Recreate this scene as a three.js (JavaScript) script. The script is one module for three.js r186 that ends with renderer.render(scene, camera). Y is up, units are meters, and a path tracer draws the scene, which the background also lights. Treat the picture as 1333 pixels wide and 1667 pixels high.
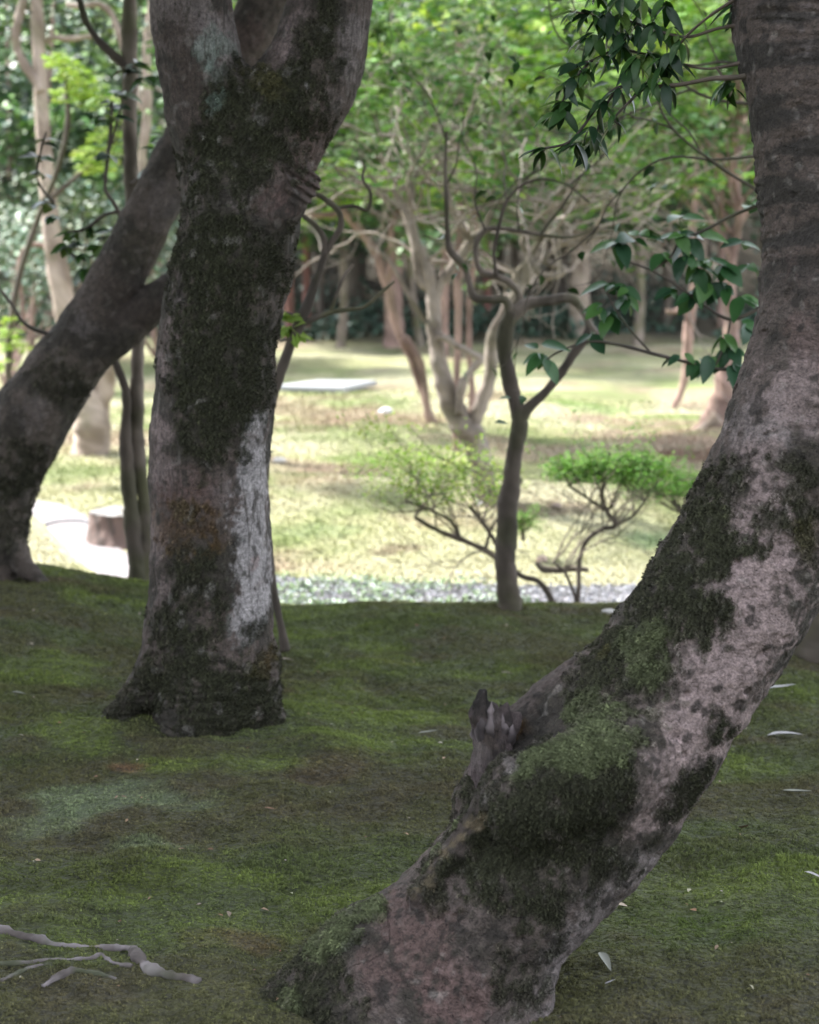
import * as THREE from 'three';
import { mergeGeometries } from 'three/addons/utils/BufferGeometryUtils.js';

// ───────────────────────── camera, sky, sun, exposure ─────────────────────────
const scene = new THREE.Scene();
const EYE = 1.4, PITCH = 7.8 * Math.PI / 180, FOV = 36;
const camera = new THREE.PerspectiveCamera(FOV, 819 / 1024, 0.05, 400);
camera.position.set(0, EYE, 0);
camera.rotation.set(-PITCH, 0, 0);
camera.focus = 3.7;
camera.userData.fStop = 3.3;
scene.add(camera);

const renderer = new THREE.WebGLRenderer({ antialias: true });
renderer.setSize(819, 1024);
renderer.toneMapping = THREE.LinearToneMapping;
renderer.toneMappingExposure = 4.2;
renderer.shadowMap.enabled = true;

const SUN_DIR = new THREE.Vector3(-0.60, 0.74, -0.30).normalize();
const sun = new THREE.DirectionalLight(new THREE.Color(1, 0.965, 0.9), 4.9);
sun.position.copy(SUN_DIR).multiplyScalar(60).add(new THREE.Vector3(0, 0, -16));
sun.target.position.set(0, 0, -16);
sun.castShadow = true;
sun.shadow.radius = 7;
sun.shadow.mapSize.set(2048, 2048);
Object.assign(sun.shadow.camera, { left: -40, right: 40, top: 50, bottom: -50, near: 1, far: 160 });
scene.add(sun, sun.target);

// ───────────────────────── random and noise ─────────────────────────
function rng(seed) {
  let a = seed >>> 0;
  return () => { a = (a + 0x6D2B79F5) | 0; let t = Math.imul(a ^ (a >>> 15), 1 | a); t = (t + Math.imul(t ^ (t >>> 7), 61 | t)) ^ t; return ((t ^ (t >>> 14)) >>> 0) / 4294967296; };
}
const PERM = new Uint8Array(512);
{ const r = rng(77), p = [...Array(256).keys()]; for (let i = 255; i > 0; i--) { const j = Math.floor(r() * (i + 1)); [p[i], p[j]] = [p[j], p[i]]; } for (let i = 0; i < 512; i++) PERM[i] = p[i & 255]; }
const fade = (t) => t * t * t * (t * (t * 6 - 15) + 10);
function grad(h, x, y, z) { h &= 15; const u = h < 8 ? x : y, v = h < 4 ? y : (h === 12 || h === 14 ? x : z); return ((h & 1) ? -u : u) + ((h & 2) ? -v : v); }
function noise(x, y, z) {
  const fx = Math.floor(x), fy = Math.floor(y), fz = Math.floor(z), X = fx & 255, Y = fy & 255, Z = fz & 255;
  x -= fx; y -= fy; z -= fz;
  const u = fade(x), v = fade(y), w = fade(z);
  const A = PERM[X] + Y, AA = PERM[A] + Z, AB = PERM[A + 1] + Z, B = PERM[X + 1] + Y, BA = PERM[B] + Z, BB = PERM[B + 1] + Z;
  const l = (t, a, b) => a + t * (b - a);
  return l(w, l(v, l(u, grad(PERM[AA], x, y, z), grad(PERM[BA], x - 1, y, z)), l(u, grad(PERM[AB], x, y - 1, z), grad(PERM[BB], x - 1, y - 1, z))),
    l(v, l(u, grad(PERM[AA + 1], x, y, z - 1), grad(PERM[BA + 1], x - 1, y, z - 1)), l(u, grad(PERM[AB + 1], x, y - 1, z - 1), grad(PERM[BB + 1], x - 1, y - 1, z - 1))));
}
function fbm(x, y, z, o = 4) { let s = 0, a = 0.5; for (let i = 0; i < o; i++) { s += a * noise(x, y, z); x = x * 2.03 + 3.1; y = y * 2.03 + 1.7; z = z * 2.03 + 5.3; a *= 0.5; } return s; }
const clamp = (x, a = 0, b = 1) => x < a ? a : x > b ? b : x;
const sstep = (a, b, x) => { const t = clamp((x - a) / (b - a)); return t * t * (3 - 2 * t); };
const lerp = (a, b, t) => a + (b - a) * t;
const mix3 = (a, b, t) => [lerp(a[0], b[0], t), lerp(a[1], b[1], t), lerp(a[2], b[2], t)];
const V = (x, y, z) => new THREE.Vector3(x, y, z);

// sky: bright thin overcast with a little blue towards the zenith
{
  const W = 512, H = 256, d = new Float32Array(W * H * 4);
  for (let j = 0; j < H; j++) for (let i = 0; i < W; i++) {
    const el = ((j + 0.5) / H - 0.5) * Math.PI, az = (i + 0.5) / W * 2 * Math.PI;
    const x = Math.cos(el) * Math.cos(az), y = Math.sin(el), z = Math.cos(el) * Math.sin(az);
    const c = clamp(0.55 + 1.1 * fbm(x * 2.2 + 9, y * 4, z * 2.2, 5));
    const up = clamp(y), s = lerp(0.95, 0.7, up), k = (j * W + i) * 4;
    const base = [s * 0.74, s * 0.86, s * 1.06], cl = [s * 1.12, s * 1.14, s * 1.18];
    const col = y < 0 ? [0.12, 0.13, 0.09] : mix3(base, cl, c);
    d[k] = col[0]; d[k + 1] = col[1]; d[k + 2] = col[2]; d[k + 3] = 1;
  }
  const sky = new THREE.DataTexture(d, W, H, THREE.RGBAFormat, THREE.FloatType);
  sky.mapping = THREE.EquirectangularReflectionMapping; sky.magFilter = sky.minFilter = THREE.LinearFilter; sky.wrapS = THREE.RepeatWrapping; sky.needsUpdate = true;
  scene.background = sky; scene.environment = sky;
  scene.backgroundIntensity = 1; scene.environmentIntensity = 1;
}

// ───────────────────────── places read from the photograph ─────────────────────────
const F = 833.5 / Math.tan(FOV * Math.PI / 360), SP = Math.sin(PITCH), CP = Math.cos(PITCH);
function ray(px, py) { const X = (px - 666.5) / F, Y = -(py - 833.5) / F; return [X, Y * CP - SP, -(Y * SP + CP)]; }
function at(px, py, d) { const r = ray(px, py), s = d / -r[2]; return V(r[0] * s, EYE + r[1] * s, -d); }
const mpp = (d) => d / F;                                       // metres per pixel of the photograph at a distance

// ───────────────────────── terrain ─────────────────────────
const crestH = (x) => x < -0.3 ? lerp(-0.085, 0.12, sstep(-0.3, -2.0, x)) : lerp(-0.085, -0.17, sstep(0.9, 2.6, x));
const crestD = (x) => 7.3 + 0.18 * noise(x * 0.7, 3.3, 0.5) - 0.25 * sstep(0.8, 2.2, x);
const LAWN = [[8.8, -0.39], [10.2, -0.42], [12.9, -0.24], [16.5, -0.22], [20, -0.17], [25, 0.03], [34, 0.42], [40, 1.0], [50, 5.0], [62, 11], [90, 22], [160, 34], [260, 40]];
function lawnH(d) {
  for (let i = 1; i < LAWN.length; i++) if (d <= LAWN[i][0]) { const [a, ha] = LAWN[i - 1], [b, hb] = LAWN[i]; return lerp(ha, hb, clamp((d - a) / (b - a))); }
  return 40;
}
const A_BASE = [-0.64, 5.05], J_SPOT = [0.46, 7.35];
const PATH = [[-9, 15.8], [-5, 13.4], [-3.0, 12.45], [-2.46, 11.5], [-2.11, 10.7], [-1.72, 10.05], [-1.15, 9.55], [-0.2, 9.2], [1, 9.05], [2.4, 9.15], [5, 9.6], [9, 10.4]];
function pathDist(x, d) {
  let m = 1e9;
  for (let i = 1; i < PATH.length; i++) { const [ax, ad] = PATH[i - 1], [bx, bd] = PATH[i], ux = bx - ax, ud = bd - ad, t = clamp(((x - ax) * ux + (d - ad) * ud) / (ux * ux + ud * ud)); m = Math.min(m, Math.hypot(x - ax - ux * t, d - ad - ud * t)); }
  return m;
}
const MOUNDS = [];                                             // [x, d, radius, height]
function height(x, d) {
  const cd = crestD(x), ch = crestH(x);
  let h = ch * sstep(3.2, 7, d) + 0.045 * noise(x * 0.8, d * 0.8, 2.2) + 0.022 * noise(x * 2.1, d * 2.1, 7.2) + 0.016 * noise(x * 5.5, d * 5.5, 1.1) + 0.009 * noise(x * 14, d * 14, 4.1);
  const a = Math.hypot((x - A_BASE[0]) * 0.85, d - A_BASE[1]);
  h += 0.07 * Math.exp(-a * a / 0.3);
  if (d < 9) h += 0.014 * (0.3 - Math.abs(noise(x * 7, d * 7, 6.6))) + 0.006 * (0.3 - Math.abs(noise(x * 18, d * 18, 3.6)));
  if (d > cd) {
    const t = sstep(cd, cd + 1.7, d);
    const pd = pathDist(x, d), off = sstep(0.3, 0.9, pd);
    const g = lawnH(d) + off * sstep(9.5, 11, d) * (0.13 * noise(x * 0.33, d * 0.42, 9.4) + 0.07 * noise(x * 0.8, d * 0.9, 3.4)) + (d > 36 ? 0.8 * noise(x * 0.11, d * 0.11, 6) : 0) + off * 0.012 * noise(x * 4, d * 4, 8);
    h = lerp(h, g, t);
  }
  for (const [mx, md, r, mh] of MOUNDS) { const q = ((x - mx) ** 2 + (d - md) ** 2) / (r * r); if (q < 6) h += mh * Math.exp(-q); }
  return h;
}
function groundAt(px, py) {                                    // where the ray of a pixel meets the terrain
  const r = ray(px, py); let s0 = 1.5, s1 = 1.5;
  for (let i = 0; i < 4000; i++) { s1 = s0 + 0.01 + s0 * 0.003; if (EYE + r[1] * s1 <= height(r[0] * s1, -r[2] * s1)) break; s0 = s1; }
  for (let i = 0; i < 18; i++) { const m = (s0 + s1) / 2; if (EYE + r[1] * m <= height(r[0] * m, -r[2] * m)) s1 = m; else s0 = m; }
  return V(r[0] * s1, EYE + r[1] * s1, r[2] * s1);
}
{ const add = (x, d, r, h) => MOUNDS.push([x, d, r, h]);
  add(-0.32, 4.78, 0.13, 0.035); add(-0.2, 4.66, 0.1, 0.03); add(0.75, 12.6, 0.9, 0.12); add(-0.4, 13.2, 1.1, 0.14); add(-1.6, 17, 1.6, 0.12); add(2.2, 16, 1.4, 0.13); add(0.6, 17.5, 1.3, 0.08); add(3.5, 17.5, 1.2, 0.2); add(-1.35, 12.4, 1.0, 0.14);  add(2.3, 12.2, 1.1, 0.13); add(0.3, 21.5, 2.0, 0.16); add(-3.3, 15.8, 1.0, 0.12); }

// ───────────────────────── names, labels ─────────────────────────
const used = {};
function numbered(n) { const c = used[n] = (used[n] ?? -1) + 1; return c ? `${n}_${String(c).padStart(3, '0')}` : n; }
function tag(o, label, category, group, kind) { if (label) o.userData.label = label; if (category) o.userData.category = category; if (group) o.userData.group = group; if (kind) o.userData.kind = kind; return o; }
function thing(name, label, category, p, group) { const g = new THREE.Group(); g.name = numbered(name); g.position.copy(p); scene.add(g); return tag(g, label, category, group); }
function put(name, geo, mat, parent, kind) {                  // a part; geometry given in world coordinates
  if (parent !== scene) { const o = originOf(parent); geo.translate(-o.x, -o.y, -o.z); }
  const m = new THREE.Mesh(geo, mat); m.name = parent === scene ? numbered(name) : name; m.castShadow = m.receiveShadow = true;
  if (kind) m.userData.kind = kind; parent.add(m); return m;
}
function originOf(o) { const p = V(0, 0, 0); for (; o && o !== scene; o = o.parent) p.add(o.position); return p; }

// ───────────────────────── materials ─────────────────────────
const std = (o) => new THREE.MeshStandardMaterial({ vertexColors: true, roughness: 0.92, ...o });
const M = {
  bark: std({ roughness: 0.95 }),
  twig: std({ roughness: 0.85 }),
  moss: new THREE.MeshStandardMaterial({ color: 0xffffff, roughness: 1, side: THREE.DoubleSide }),
  leafDark: new THREE.MeshPhysicalMaterial({ color: 0xffffff, roughness: 0.4, side: THREE.DoubleSide, transmission: 0.25, thickness: 0, specularIntensity: 0.6 }),
  leafThin: new THREE.MeshPhysicalMaterial({ color: 0xffffff, roughness: 0.7, specularIntensity: 0.25, side: THREE.DoubleSide, transmission: 0.5, thickness: 0 }),
  leafGloss: new THREE.MeshStandardMaterial({ color: 0xffffff, roughness: 0.55, side: THREE.DoubleSide }),
  leafDull: new THREE.MeshStandardMaterial({ color: 0xffffff, roughness: 0.8, side: THREE.DoubleSide }),
  stone: std({ roughness: 0.9 }),
  pebble: new THREE.MeshStandardMaterial({ color: 0xffffff, roughness: 0.85 }),
};
function noiseTex(size, fn, srgb) {                            // tileable by mirroring of a torus lookup
  const d = new Uint8Array(size * size * 4);
  for (let j = 0; j < size; j++) for (let i = 0; i < size; i++) { const v = fn(i / size, j / size), k = (j * size + i) * 4; d[k] = v[0] * 255; d[k + 1] = v[1] * 255; d[k + 2] = v[2] * 255; d[k + 3] = 255; }
  const t = new THREE.DataTexture(d, size, size); t.wrapS = t.wrapT = THREE.RepeatWrapping; t.magFilter = THREE.LinearFilter; t.minFilter = THREE.LinearFilter; if (srgb) t.colorSpace = THREE.SRGBColorSpace; t.needsUpdate = true; return t;
}
function pn(x, y, p, sd) {                                     // gradient noise that repeats every p cells
  const fx = Math.floor(x), fy = Math.floor(y), X0 = ((fx % p) + p) % p, Y0 = ((fy % p) + p) % p, X1 = (X0 + 1) % p, Y1 = (Y0 + 1) % p, u = x - fx, v = y - fy;
  const g = (X, Y, dx, dy) => { const h = PERM[(PERM[(X + sd) & 255] + Y * 7 + sd * 3) & 255] / 256 * 6.28318; return Math.cos(h) * dx + Math.sin(h) * dy; }, a = fade(u), b = fade(v);
  return 1.3 * lerp(lerp(g(X0, Y0, u, v), g(X1, Y0, u - 1, v), a), lerp(g(X0, Y1, u, v - 1), g(X1, Y1, u - 1, v - 1), a), b);
}
const tor = (u, v, f, o = 4, sd = 0) => { let q = 0, a = 0.5, p = f; for (let i = 0; i < o; i++) { q += a * pn(u * p, v * p, p, sd + i * 17); p *= 2; a *= 0.55; } return q; };

// fine grain of bark: specks, hair cracks and flakes a millimetre or two across
const barkGrain = noiseTex(1024, (u, v) => { const a = tor(u, v, 90, 3, 3), b = tor(u, v, 30, 4, 12), c = Math.abs(tor(u, v, 24, 3, 20)); const q = clamp(0.9 + a * 0.34 + b * 0.3 - 0.25 * sstep(0.03, 0.0, c)); return [q, q * 0.99, q * 0.975]; }, true);
const barkBump = noiseTex(1024, (u, v) => { const a = tor(u, v, 80, 3, 7), b = tor(u, v, 26, 4, 14), c = Math.abs(tor(u, v, 24, 3, 20)); const q = clamp(0.55 + a * 0.55 + b * 0.55 - 0.5 * sstep(0.06, 0.0, c)); return [q, q, q]; });
M.skin = std({ roughness: 0.95, map: barkGrain, bumpMap: barkBump, bumpScale: 0.0028 });
// ───────────────────────── ground ─────────────────────────
const SPOTS = [];                                              // patches of another ground cover: [x, z, rx, rz, colour, strength]
function spot(px, py, wpx, hpx, col, s) { const p = groundAt(px, py), a = groundAt(px, py - hpx), b = groundAt(px, py + hpx), w = mpp(-p.z) * wpx; SPOTS.push([p.x, (a.z + b.z) / 2, w, Math.max(0.03, Math.abs(a.z - b.z) / 2), col, s]); }
const C_SOIL = [0.17, 0.115, 0.085], C_PINK = [0.33, 0.24, 0.19], C_PALE = [0.20, 0.25, 0.15], C_BRIGHT = [0.135, 0.175, 0.045], C_GREEN = [0.090, 0.112, 0.042], C_OLIVE = [0.095, 0.095, 0.045], C_BROWN = [0.090, 0.072, 0.048];
spot(180, 1300, 130, 22, C_PALE, 0.9); spot(60, 1345, 90, 20, C_PALE, 0.6); spot(240, 1370, 70, 10, C_PALE, 0.7);
spot(540, 1150, 130, 26, C_BRIGHT, 1); spot(620, 1170, 110, 18, C_BRIGHT, 0.9); spot(650, 1083, 40, 6, [0.13, 0.15, 0.03], 0.9); spot(55, 1100, 90, 14, C_BRIGHT, 0.9); spot(100, 1030, 110, 12, C_GREEN, 0.9);
spot(1020, 1010, 160, 16, C_GREEN, 0.8); spot(700, 1020, 170, 16, C_GREEN, 0.5);
spot(400, 1530, 90, 22, [0.16, 0.10, 0.065], 0.75); spot(540, 1245, 70, 26, [0.10, 0.07, 0.045], 0.8); spot(210, 1250, 34, 8, [0.22, 0.11, 0.08], 0.7); spot(330, 1215, 130, 18, C_BROWN, 0.7);
spot(1130, 1500, 130, 40, [0.07, 0.11, 0.02], 0.8); spot(1250, 1180, 90, 20, C_GREEN, 0.8); spot(1130, 1240, 80, 20, C_BRIGHT, 0.5); spot(120, 1430, 170, 22, [0.07, 0.085, 0.02], 0.7); spot(480, 1400, 110, 20, C_GREEN, 0.8);
spot(960, 662, 70, 9, [0.14, 0.24, 0.05], 0.9); spot(490, 700, 70, 7, [0.15, 0.22, 0.06], 0.8); spot(1110, 718, 120, 20, C_PINK, 1); spot(1130, 742, 60, 13, [0.13, 0.065, 0.045], 1); spot(560, 685, 150, 9, C_PINK, 0.75); spot(690, 690, 70, 9, C_PINK, 0.8);
spot(500, 780, 80, 20, C_PINK, 0.55); spot(870, 822, 110, 15, C_SOIL, 0.85); spot(750, 850, 120, 18, C_PINK, 0.5); spot(650, 897, 45, 7, C_SOIL, 0.8); spot(1060, 880, 40, 14, [0.22, 0.31, 0.17], 0.7); spot(520, 865, 70, 10, [0.26, 0.32, 0.16], 0.7); spot(150, 715, 130, 14, C_PINK, 0.8); spot(500, 650, 110, 6, C_PINK, 0.6); spot(1020, 650, 130, 7, C_PINK, 0.25); spot(120, 770, 60, 10, [0.14, 0.2, 0.05], 0.6);
function groundColor(x, d) {
  const n1 = fbm(x * 0.7, d * 1.5, 1, 4), n2 = fbm(x * 3.1 + 4, d * 3.1, 5, 4), n3 = noise(x * 11, d * 11, 2), n4 = noise(x * 37, d * 37, 6);
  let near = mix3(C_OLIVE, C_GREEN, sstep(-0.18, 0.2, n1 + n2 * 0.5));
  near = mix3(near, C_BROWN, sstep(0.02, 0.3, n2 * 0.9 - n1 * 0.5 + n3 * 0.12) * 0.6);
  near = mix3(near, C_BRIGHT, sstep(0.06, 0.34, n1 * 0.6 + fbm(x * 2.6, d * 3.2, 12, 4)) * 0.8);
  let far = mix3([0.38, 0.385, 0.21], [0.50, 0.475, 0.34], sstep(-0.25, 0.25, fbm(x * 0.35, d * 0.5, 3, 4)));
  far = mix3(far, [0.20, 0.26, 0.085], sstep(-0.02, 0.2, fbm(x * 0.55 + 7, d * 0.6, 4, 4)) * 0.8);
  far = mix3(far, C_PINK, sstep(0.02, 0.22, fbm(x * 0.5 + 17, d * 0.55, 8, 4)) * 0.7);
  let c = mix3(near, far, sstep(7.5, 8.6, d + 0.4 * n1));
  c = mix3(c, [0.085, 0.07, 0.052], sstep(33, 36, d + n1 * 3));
  for (const [sx, sz, rx, rz, col, s] of SPOTS) { const q = ((x - sx) / rx) ** 2 + ((-d - sz) / rz) ** 2; if (q < 5) c = mix3(c, col, s * 0.85 * sstep(1.9, 0.1, q + n2 * 2.6 + n3 * 0.9 + n1)); }
  const g = 1 + 0.22 * n3 + 0.25 * n4;
  return [c[0] * g, c[1] * g, c[2] * g];
}
{
  const ds = []; let d = -14; while (d < 1.5) { ds.push(d); d += 0.5; }
  while (d < 9) { ds.push(d); d += d < 2.3 ? 0.12 : 0.028; } while (d < 260) { ds.push(d); d += 0.03 + (d - 9) * 0.022; }
  const NX = 300, nv = ds.length * (NX + 1), pos = new Float32Array(nv * 3), col = new Float32Array(nv * 3), uv = new Float32Array(nv * 2), idx = [];
  ds.forEach((dd, j) => {
    const W = 3.2 + Math.abs(dd) * 0.6 + Math.max(0, dd - 12) * 0.5 + Math.max(0, 2 - dd) * 3;
    for (let i = 0; i <= NX; i++) {
      let u = i / NX * 2 - 1; u = u * 0.55 + 0.45 * u * u * u;
      const x = u * W * 1.7, k = j * (NX + 1) + i;
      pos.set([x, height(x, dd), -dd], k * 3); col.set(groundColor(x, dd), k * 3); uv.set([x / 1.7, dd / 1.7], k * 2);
      if (i < NX && j < ds.length - 1) idx.push(k, k + 1, k + NX + 1, k + 1, k + NX + 2, k + NX + 1);
    }
  });
  const g = new THREE.BufferGeometry(); g.setAttribute('position', new THREE.BufferAttribute(pos, 3)); g.setAttribute('color', new THREE.BufferAttribute(col, 3)); g.setAttribute('uv', new THREE.BufferAttribute(uv, 2)); g.setIndex(idx); g.computeVertexNormals();
  const grain = noiseTex(1024, (u, v) => { const n = clamp(0.5 + 1.1 * tor(u, v, 64, 4)); const q = clamp(0.5 + tor(u, v, 20, 3, 4)); const s = lerp(0.62, 1, n * 0.7 + q * 0.3); return [s, s, s * lerp(0.9, 1, q)]; }, true);
  const bump = noiseTex(1024, (u, v) => { const n = clamp(0.5 + 1.2 * tor(u, v, 70, 4, 8)); return [n, n, n]; });
  put('ground', g, new THREE.MeshStandardMaterial({ vertexColors: true, roughness: 1, map: grain, bumpMap: bump, bumpScale: 0.03 }), scene, 'structure').userData.label = 'mossy ground rising from shaded moss to a bright lawn and wooded hillside';
}
// gravel path: a strip on the ground behind the moss ridge
{
  const pts = PATH.map(([x, d]) => V(x, 0, -d)), c = new THREE.CatmullRomCurve3(pts), N = 260, K = 8, pos = [], col = [], idx = [];
  for (let i = 0; i <= N; i++) {
    const p = c.getPointAt(i / N), t = c.getTangentAt(i / N), nx = -t.z, nz = t.x;
    for (let k = 0; k <= K; k++) {
      const e = k / K * 2 - 1, w = lerp(0.19, 0.40, sstep(-1.7, -0.6, p.x)) + 0.04 * noise(i * 0.11, e * 2, 3) + 0.03 * noise(i * 0.4, e * 2, 8), x = p.x + nx * e * w, z = p.z + nz * e * w;
      pos.push(x, height(x, -z) + (Math.abs(e) > 0.95 ? -0.012 : 0.012), z);
      const n = 1 + 0.25 * noise(x * 7, z * 7, 2) + 0.2 * noise(x * 40, z * 40, 2); col.push(0.19 * n, 0.173 * n, 0.18 * n);
      if (i < N && k < K) { const q = i * (K + 1) + k; idx.push(q, q + K + 1, q + 1, q + 1, q + K + 1, q + K + 2); }
    }
  }
  const g = new THREE.BufferGeometry(); g.setAttribute('position', new THREE.Float32BufferAttribute(pos, 3)); g.setAttribute('color', new THREE.Float32BufferAttribute(col, 3)); g.setIndex(idx); g.computeVertexNormals();
  const m = put('gravel_path', g, new THREE.MeshStandardMaterial({ vertexColors: true, roughness: 0.95, side: THREE.DoubleSide }), scene, 'structure'); m.userData.label = 'pale gravel path behind the moss ridge';
}

// ───────────────────────── instanced small stuff ─────────────────────────
const _m = new THREE.Matrix4(), _q = new THREE.Quaternion(), _e = new THREE.Euler(), _s = V(1, 1, 1), _c = new THREE.Color();
function instances(name, geo, mat, items, parent, kind = 'stuff') {    // items: {p, q | e, s, c}; positions in world coordinates
  const im = new THREE.InstancedMesh(geo, mat, items.length), o = parent === scene ? V(0, 0, 0) : originOf(parent), p = V(0, 0, 0);
  items.forEach((it, i) => {
    if (it.q) _q.copy(it.q); else _q.setFromEuler(_e.set(it.e[0], it.e[1], it.e[2], 'YXZ'));
    if (typeof it.s === 'number') _s.set(it.s, it.s, it.s); else _s.set(...it.s);
    im.setMatrixAt(i, _m.compose(p.copy(it.p).sub(o), _q, _s)); im.setColorAt(i, _c.setRGB(...it.c));
  });
  im.name = parent === scene ? numbered(name) : name; im.castShadow = im.receiveShadow = true; if (kind) im.userData.kind = kind; parent.add(im); return im;
}
function geoFrom(pos, idx) { const g = new THREE.BufferGeometry(); g.setAttribute('position', new THREE.Float32BufferAttribute(pos, 3)); g.setIndex(idx); g.computeVertexNormals(); return g; }
function tuftGeo(seed, n, spread, curl) {                      // a tuft of tapering curved blades, unit height
  const r = rng(seed), pos = [], idx = [];
  for (let i = 0; i < n; i++) {
    const a = r() * 6.283, l = 0.6 + r() * 0.6, b = r() * spread * 0.5, tilt = 0.25 + r() * curl, w = 0.11 + r() * 0.08, ca = Math.cos(a), sa = Math.sin(a), k = pos.length / 3, bx = Math.cos(a + 2) * b, bz = Math.sin(a + 2) * b;
    const o1 = Math.sin(tilt * 0.6) * l * 0.5, y1 = Math.cos(tilt * 0.6) * l * 0.5, o2 = o1 + Math.sin(tilt * 1.3) * l * 0.5, y2 = y1 + Math.cos(tilt * 1.3) * l * 0.5;
    pos.push(bx - sa * w * 0.6, -0.1, bz + ca * w * 0.6, bx + sa * w * 0.6, -0.1, bz - ca * w * 0.6, bx + ca * o1 - sa * w, y1, bz + sa * o1 + ca * w, bx + ca * o1 + sa * w, y1, bz + sa * o1 - ca * w, bx + ca * o2, y2, bz + sa * o2);
    idx.push(k, k + 1, k + 2, k + 1, k + 3, k + 2, k + 2, k + 3, k + 4);
  }
  return geoFrom(pos, idx);
}
// moss tufts on the near ground
{
  const r = rng(5), T = [[], [], []];
  for (let i = 0; i < 470000; i++) {
    const t = Math.pow(r(), 1.25), d = 2.35 + 5.7 * t, x = (r() * 2 - 1) * (1.0 + 0.36 * d);
    const pd = pathDist(x, d); if (pd < (x < -1.2 ? 0.22 : 0.4)) continue;
    const c = groundColor(x, d), v = 0.78 + r() * 0.55, y = r() < 0.06 ? 1.5 : 1;
    const tall = sstep(-0.1, 0.5, noise(x * 2.5, d * 2.5, 31)) * 0.6 + 0.75, s = (0.0036 + 0.00085 * d) * (0.6 + r() * 0.8);
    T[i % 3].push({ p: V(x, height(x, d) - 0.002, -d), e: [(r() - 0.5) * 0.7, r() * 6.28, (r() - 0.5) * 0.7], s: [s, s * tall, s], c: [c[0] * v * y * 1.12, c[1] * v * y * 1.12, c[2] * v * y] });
  }
  T.forEach((t, i) => instances('moss_tufts', tuftGeo(40 + i, 7, 1.3, 1.0), M.moss, t, scene).userData.label = 'short green and olive moss covering the shaded ground');
}
// longer moss and grass clumps over the bright lawn
{
  const r = rng(6), T = [];
  for (let i = 0; i < 60000; i++) {
    const d = 8.2 + 14 * Math.pow(r(), 1.3), x = (r() * 2 - 1) * (0.8 + 0.34 * d); if (pathDist(x, d) < (x < -1.2 ? 0.22 : 0.42)) continue;
    const c = groundColor(x, d), v = 0.8 + r() * 0.5, s = 0.012 + 0.0011 * d * (0.6 + r() * 0.8);
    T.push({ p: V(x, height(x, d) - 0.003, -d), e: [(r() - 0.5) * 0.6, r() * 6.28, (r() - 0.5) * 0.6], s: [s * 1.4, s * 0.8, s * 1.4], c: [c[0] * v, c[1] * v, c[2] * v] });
  }
  instances('lawn_moss', tuftGeo(51, 7, 1.3, 1.0), M.moss, T, scene).userData.label = 'yellow green moss over the bright lawn';
}

// ───────────────────────── tapering tubes for stems, limbs, roots ─────────────────────────
function curveOf(pts) {                                        // pts: [Vector3, radius] pairs
  const c = new THREE.CatmullRomCurve3(pts.map((p) => p[0]), false, 'centripetal'), n = pts.length - 1;
  return { at: (t) => c.getPoint(t), r: (t) => { const f = clamp(t) * n, i = Math.min(n - 1, Math.floor(f)), u = f - i; return lerp(pts[i][1], pts[i + 1][1], u * u * (3 - 2 * u) * 0.5 + u * 0.5); }, n };
}
function tube(pts, { seg = 0, sides = 8, rough = 0.12, fr = 6, color = () => [0.2, 0.16, 0.13], seed = 0, cap = true } = {}) {
  const cv = curveOf(pts), N = seg || cv.n * 6, pos = [], col = [], idx = [], up = V(0.31, 0.21, 0.92).normalize(), t = V(0, 0, 0), a = V(0, 0, 0), b = V(0, 0, 0);
  for (let i = 0; i <= N; i++) {
    const f = i / N, p = cv.at(f), q = cv.at(Math.min(1, f + 0.004)), o = cv.at(Math.max(0, f - 0.004)), R = cv.r(f);
    t.subVectors(q, o).normalize(); a.crossVectors(t, up); if (a.lengthSq() < 1e-4) a.set(1, 0, 0); a.normalize(); b.crossVectors(t, a);
    for (let k = 0; k < sides; k++) {
      const th = k / sides * 6.28318, cx = Math.cos(th), sx = Math.sin(th), nx = a.x * cx + b.x * sx, ny = a.y * cx + b.y * sx, nz = a.z * cx + b.z * sx;
      const w = R * (1 + rough * 2 * noise((p.x + nx * R) * fr + seed, (p.y + ny * R) * fr, (p.z + nz * R) * fr) + rough * noise((p.x + nx * R) * fr * 3 + seed, (p.y + ny * R) * fr * 3, (p.z + nz * R) * fr * 3));
      const x = p.x + nx * w, y = p.y + ny * w, z = p.z + nz * w;
      pos.push(x, y, z); col.push(...color(x, y, z, f, nx, ny, nz));
      if (i < N) { const A = i * sides + k, B = i * sides + (k + 1) % sides; idx.push(A, B, A + sides, B, B + sides, A + sides); }
    }
  }
  if (cap) for (const i of [0, N]) { const p = cv.at(i / N), k = pos.length / 3; pos.push(p.x, p.y, p.z); col.push(...color(p.x, p.y, p.z, i / N, 0, 0, 0)); for (let s = 0; s < sides; s++) { const A = i * sides + s, B = i * sides + (s + 1) % sides; if (i) idx.push(A, B, k); else idx.push(B, A, k); } }
  const g = geoFrom(pos, idx); g.setAttribute('color', new THREE.Float32BufferAttribute(col, 3)); return g;
}
const line = (arr, d) => arr.map(([x, y, r, dd]) => [at(x, y, dd ?? d), r * mpp(dd ?? d)]);   // [px, py, radius in px, distance]
function barkColor(base, dark, green, { g = 0.3, f = 5, seed = 0 } = {}) {
  return (x, y, z) => {
    const n = fbm(x * f + seed, y * f * 0.6, z * f, 4), s = noise(x * f * 9, y * f * 3, z * f * 9 + seed), m = fbm(x * f * 0.7 + 50 + seed, y * f * 0.7, z * f * 0.7, 3);
    let c = mix3(base, dark, sstep(-0.15, 0.25, n)); c = mix3(c, green, g * sstep(0.0, 0.25, m)); const v = 1 + 0.28 * s; return [c[0] * v, c[1] * v, c[2] * v];
  };
}
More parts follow.
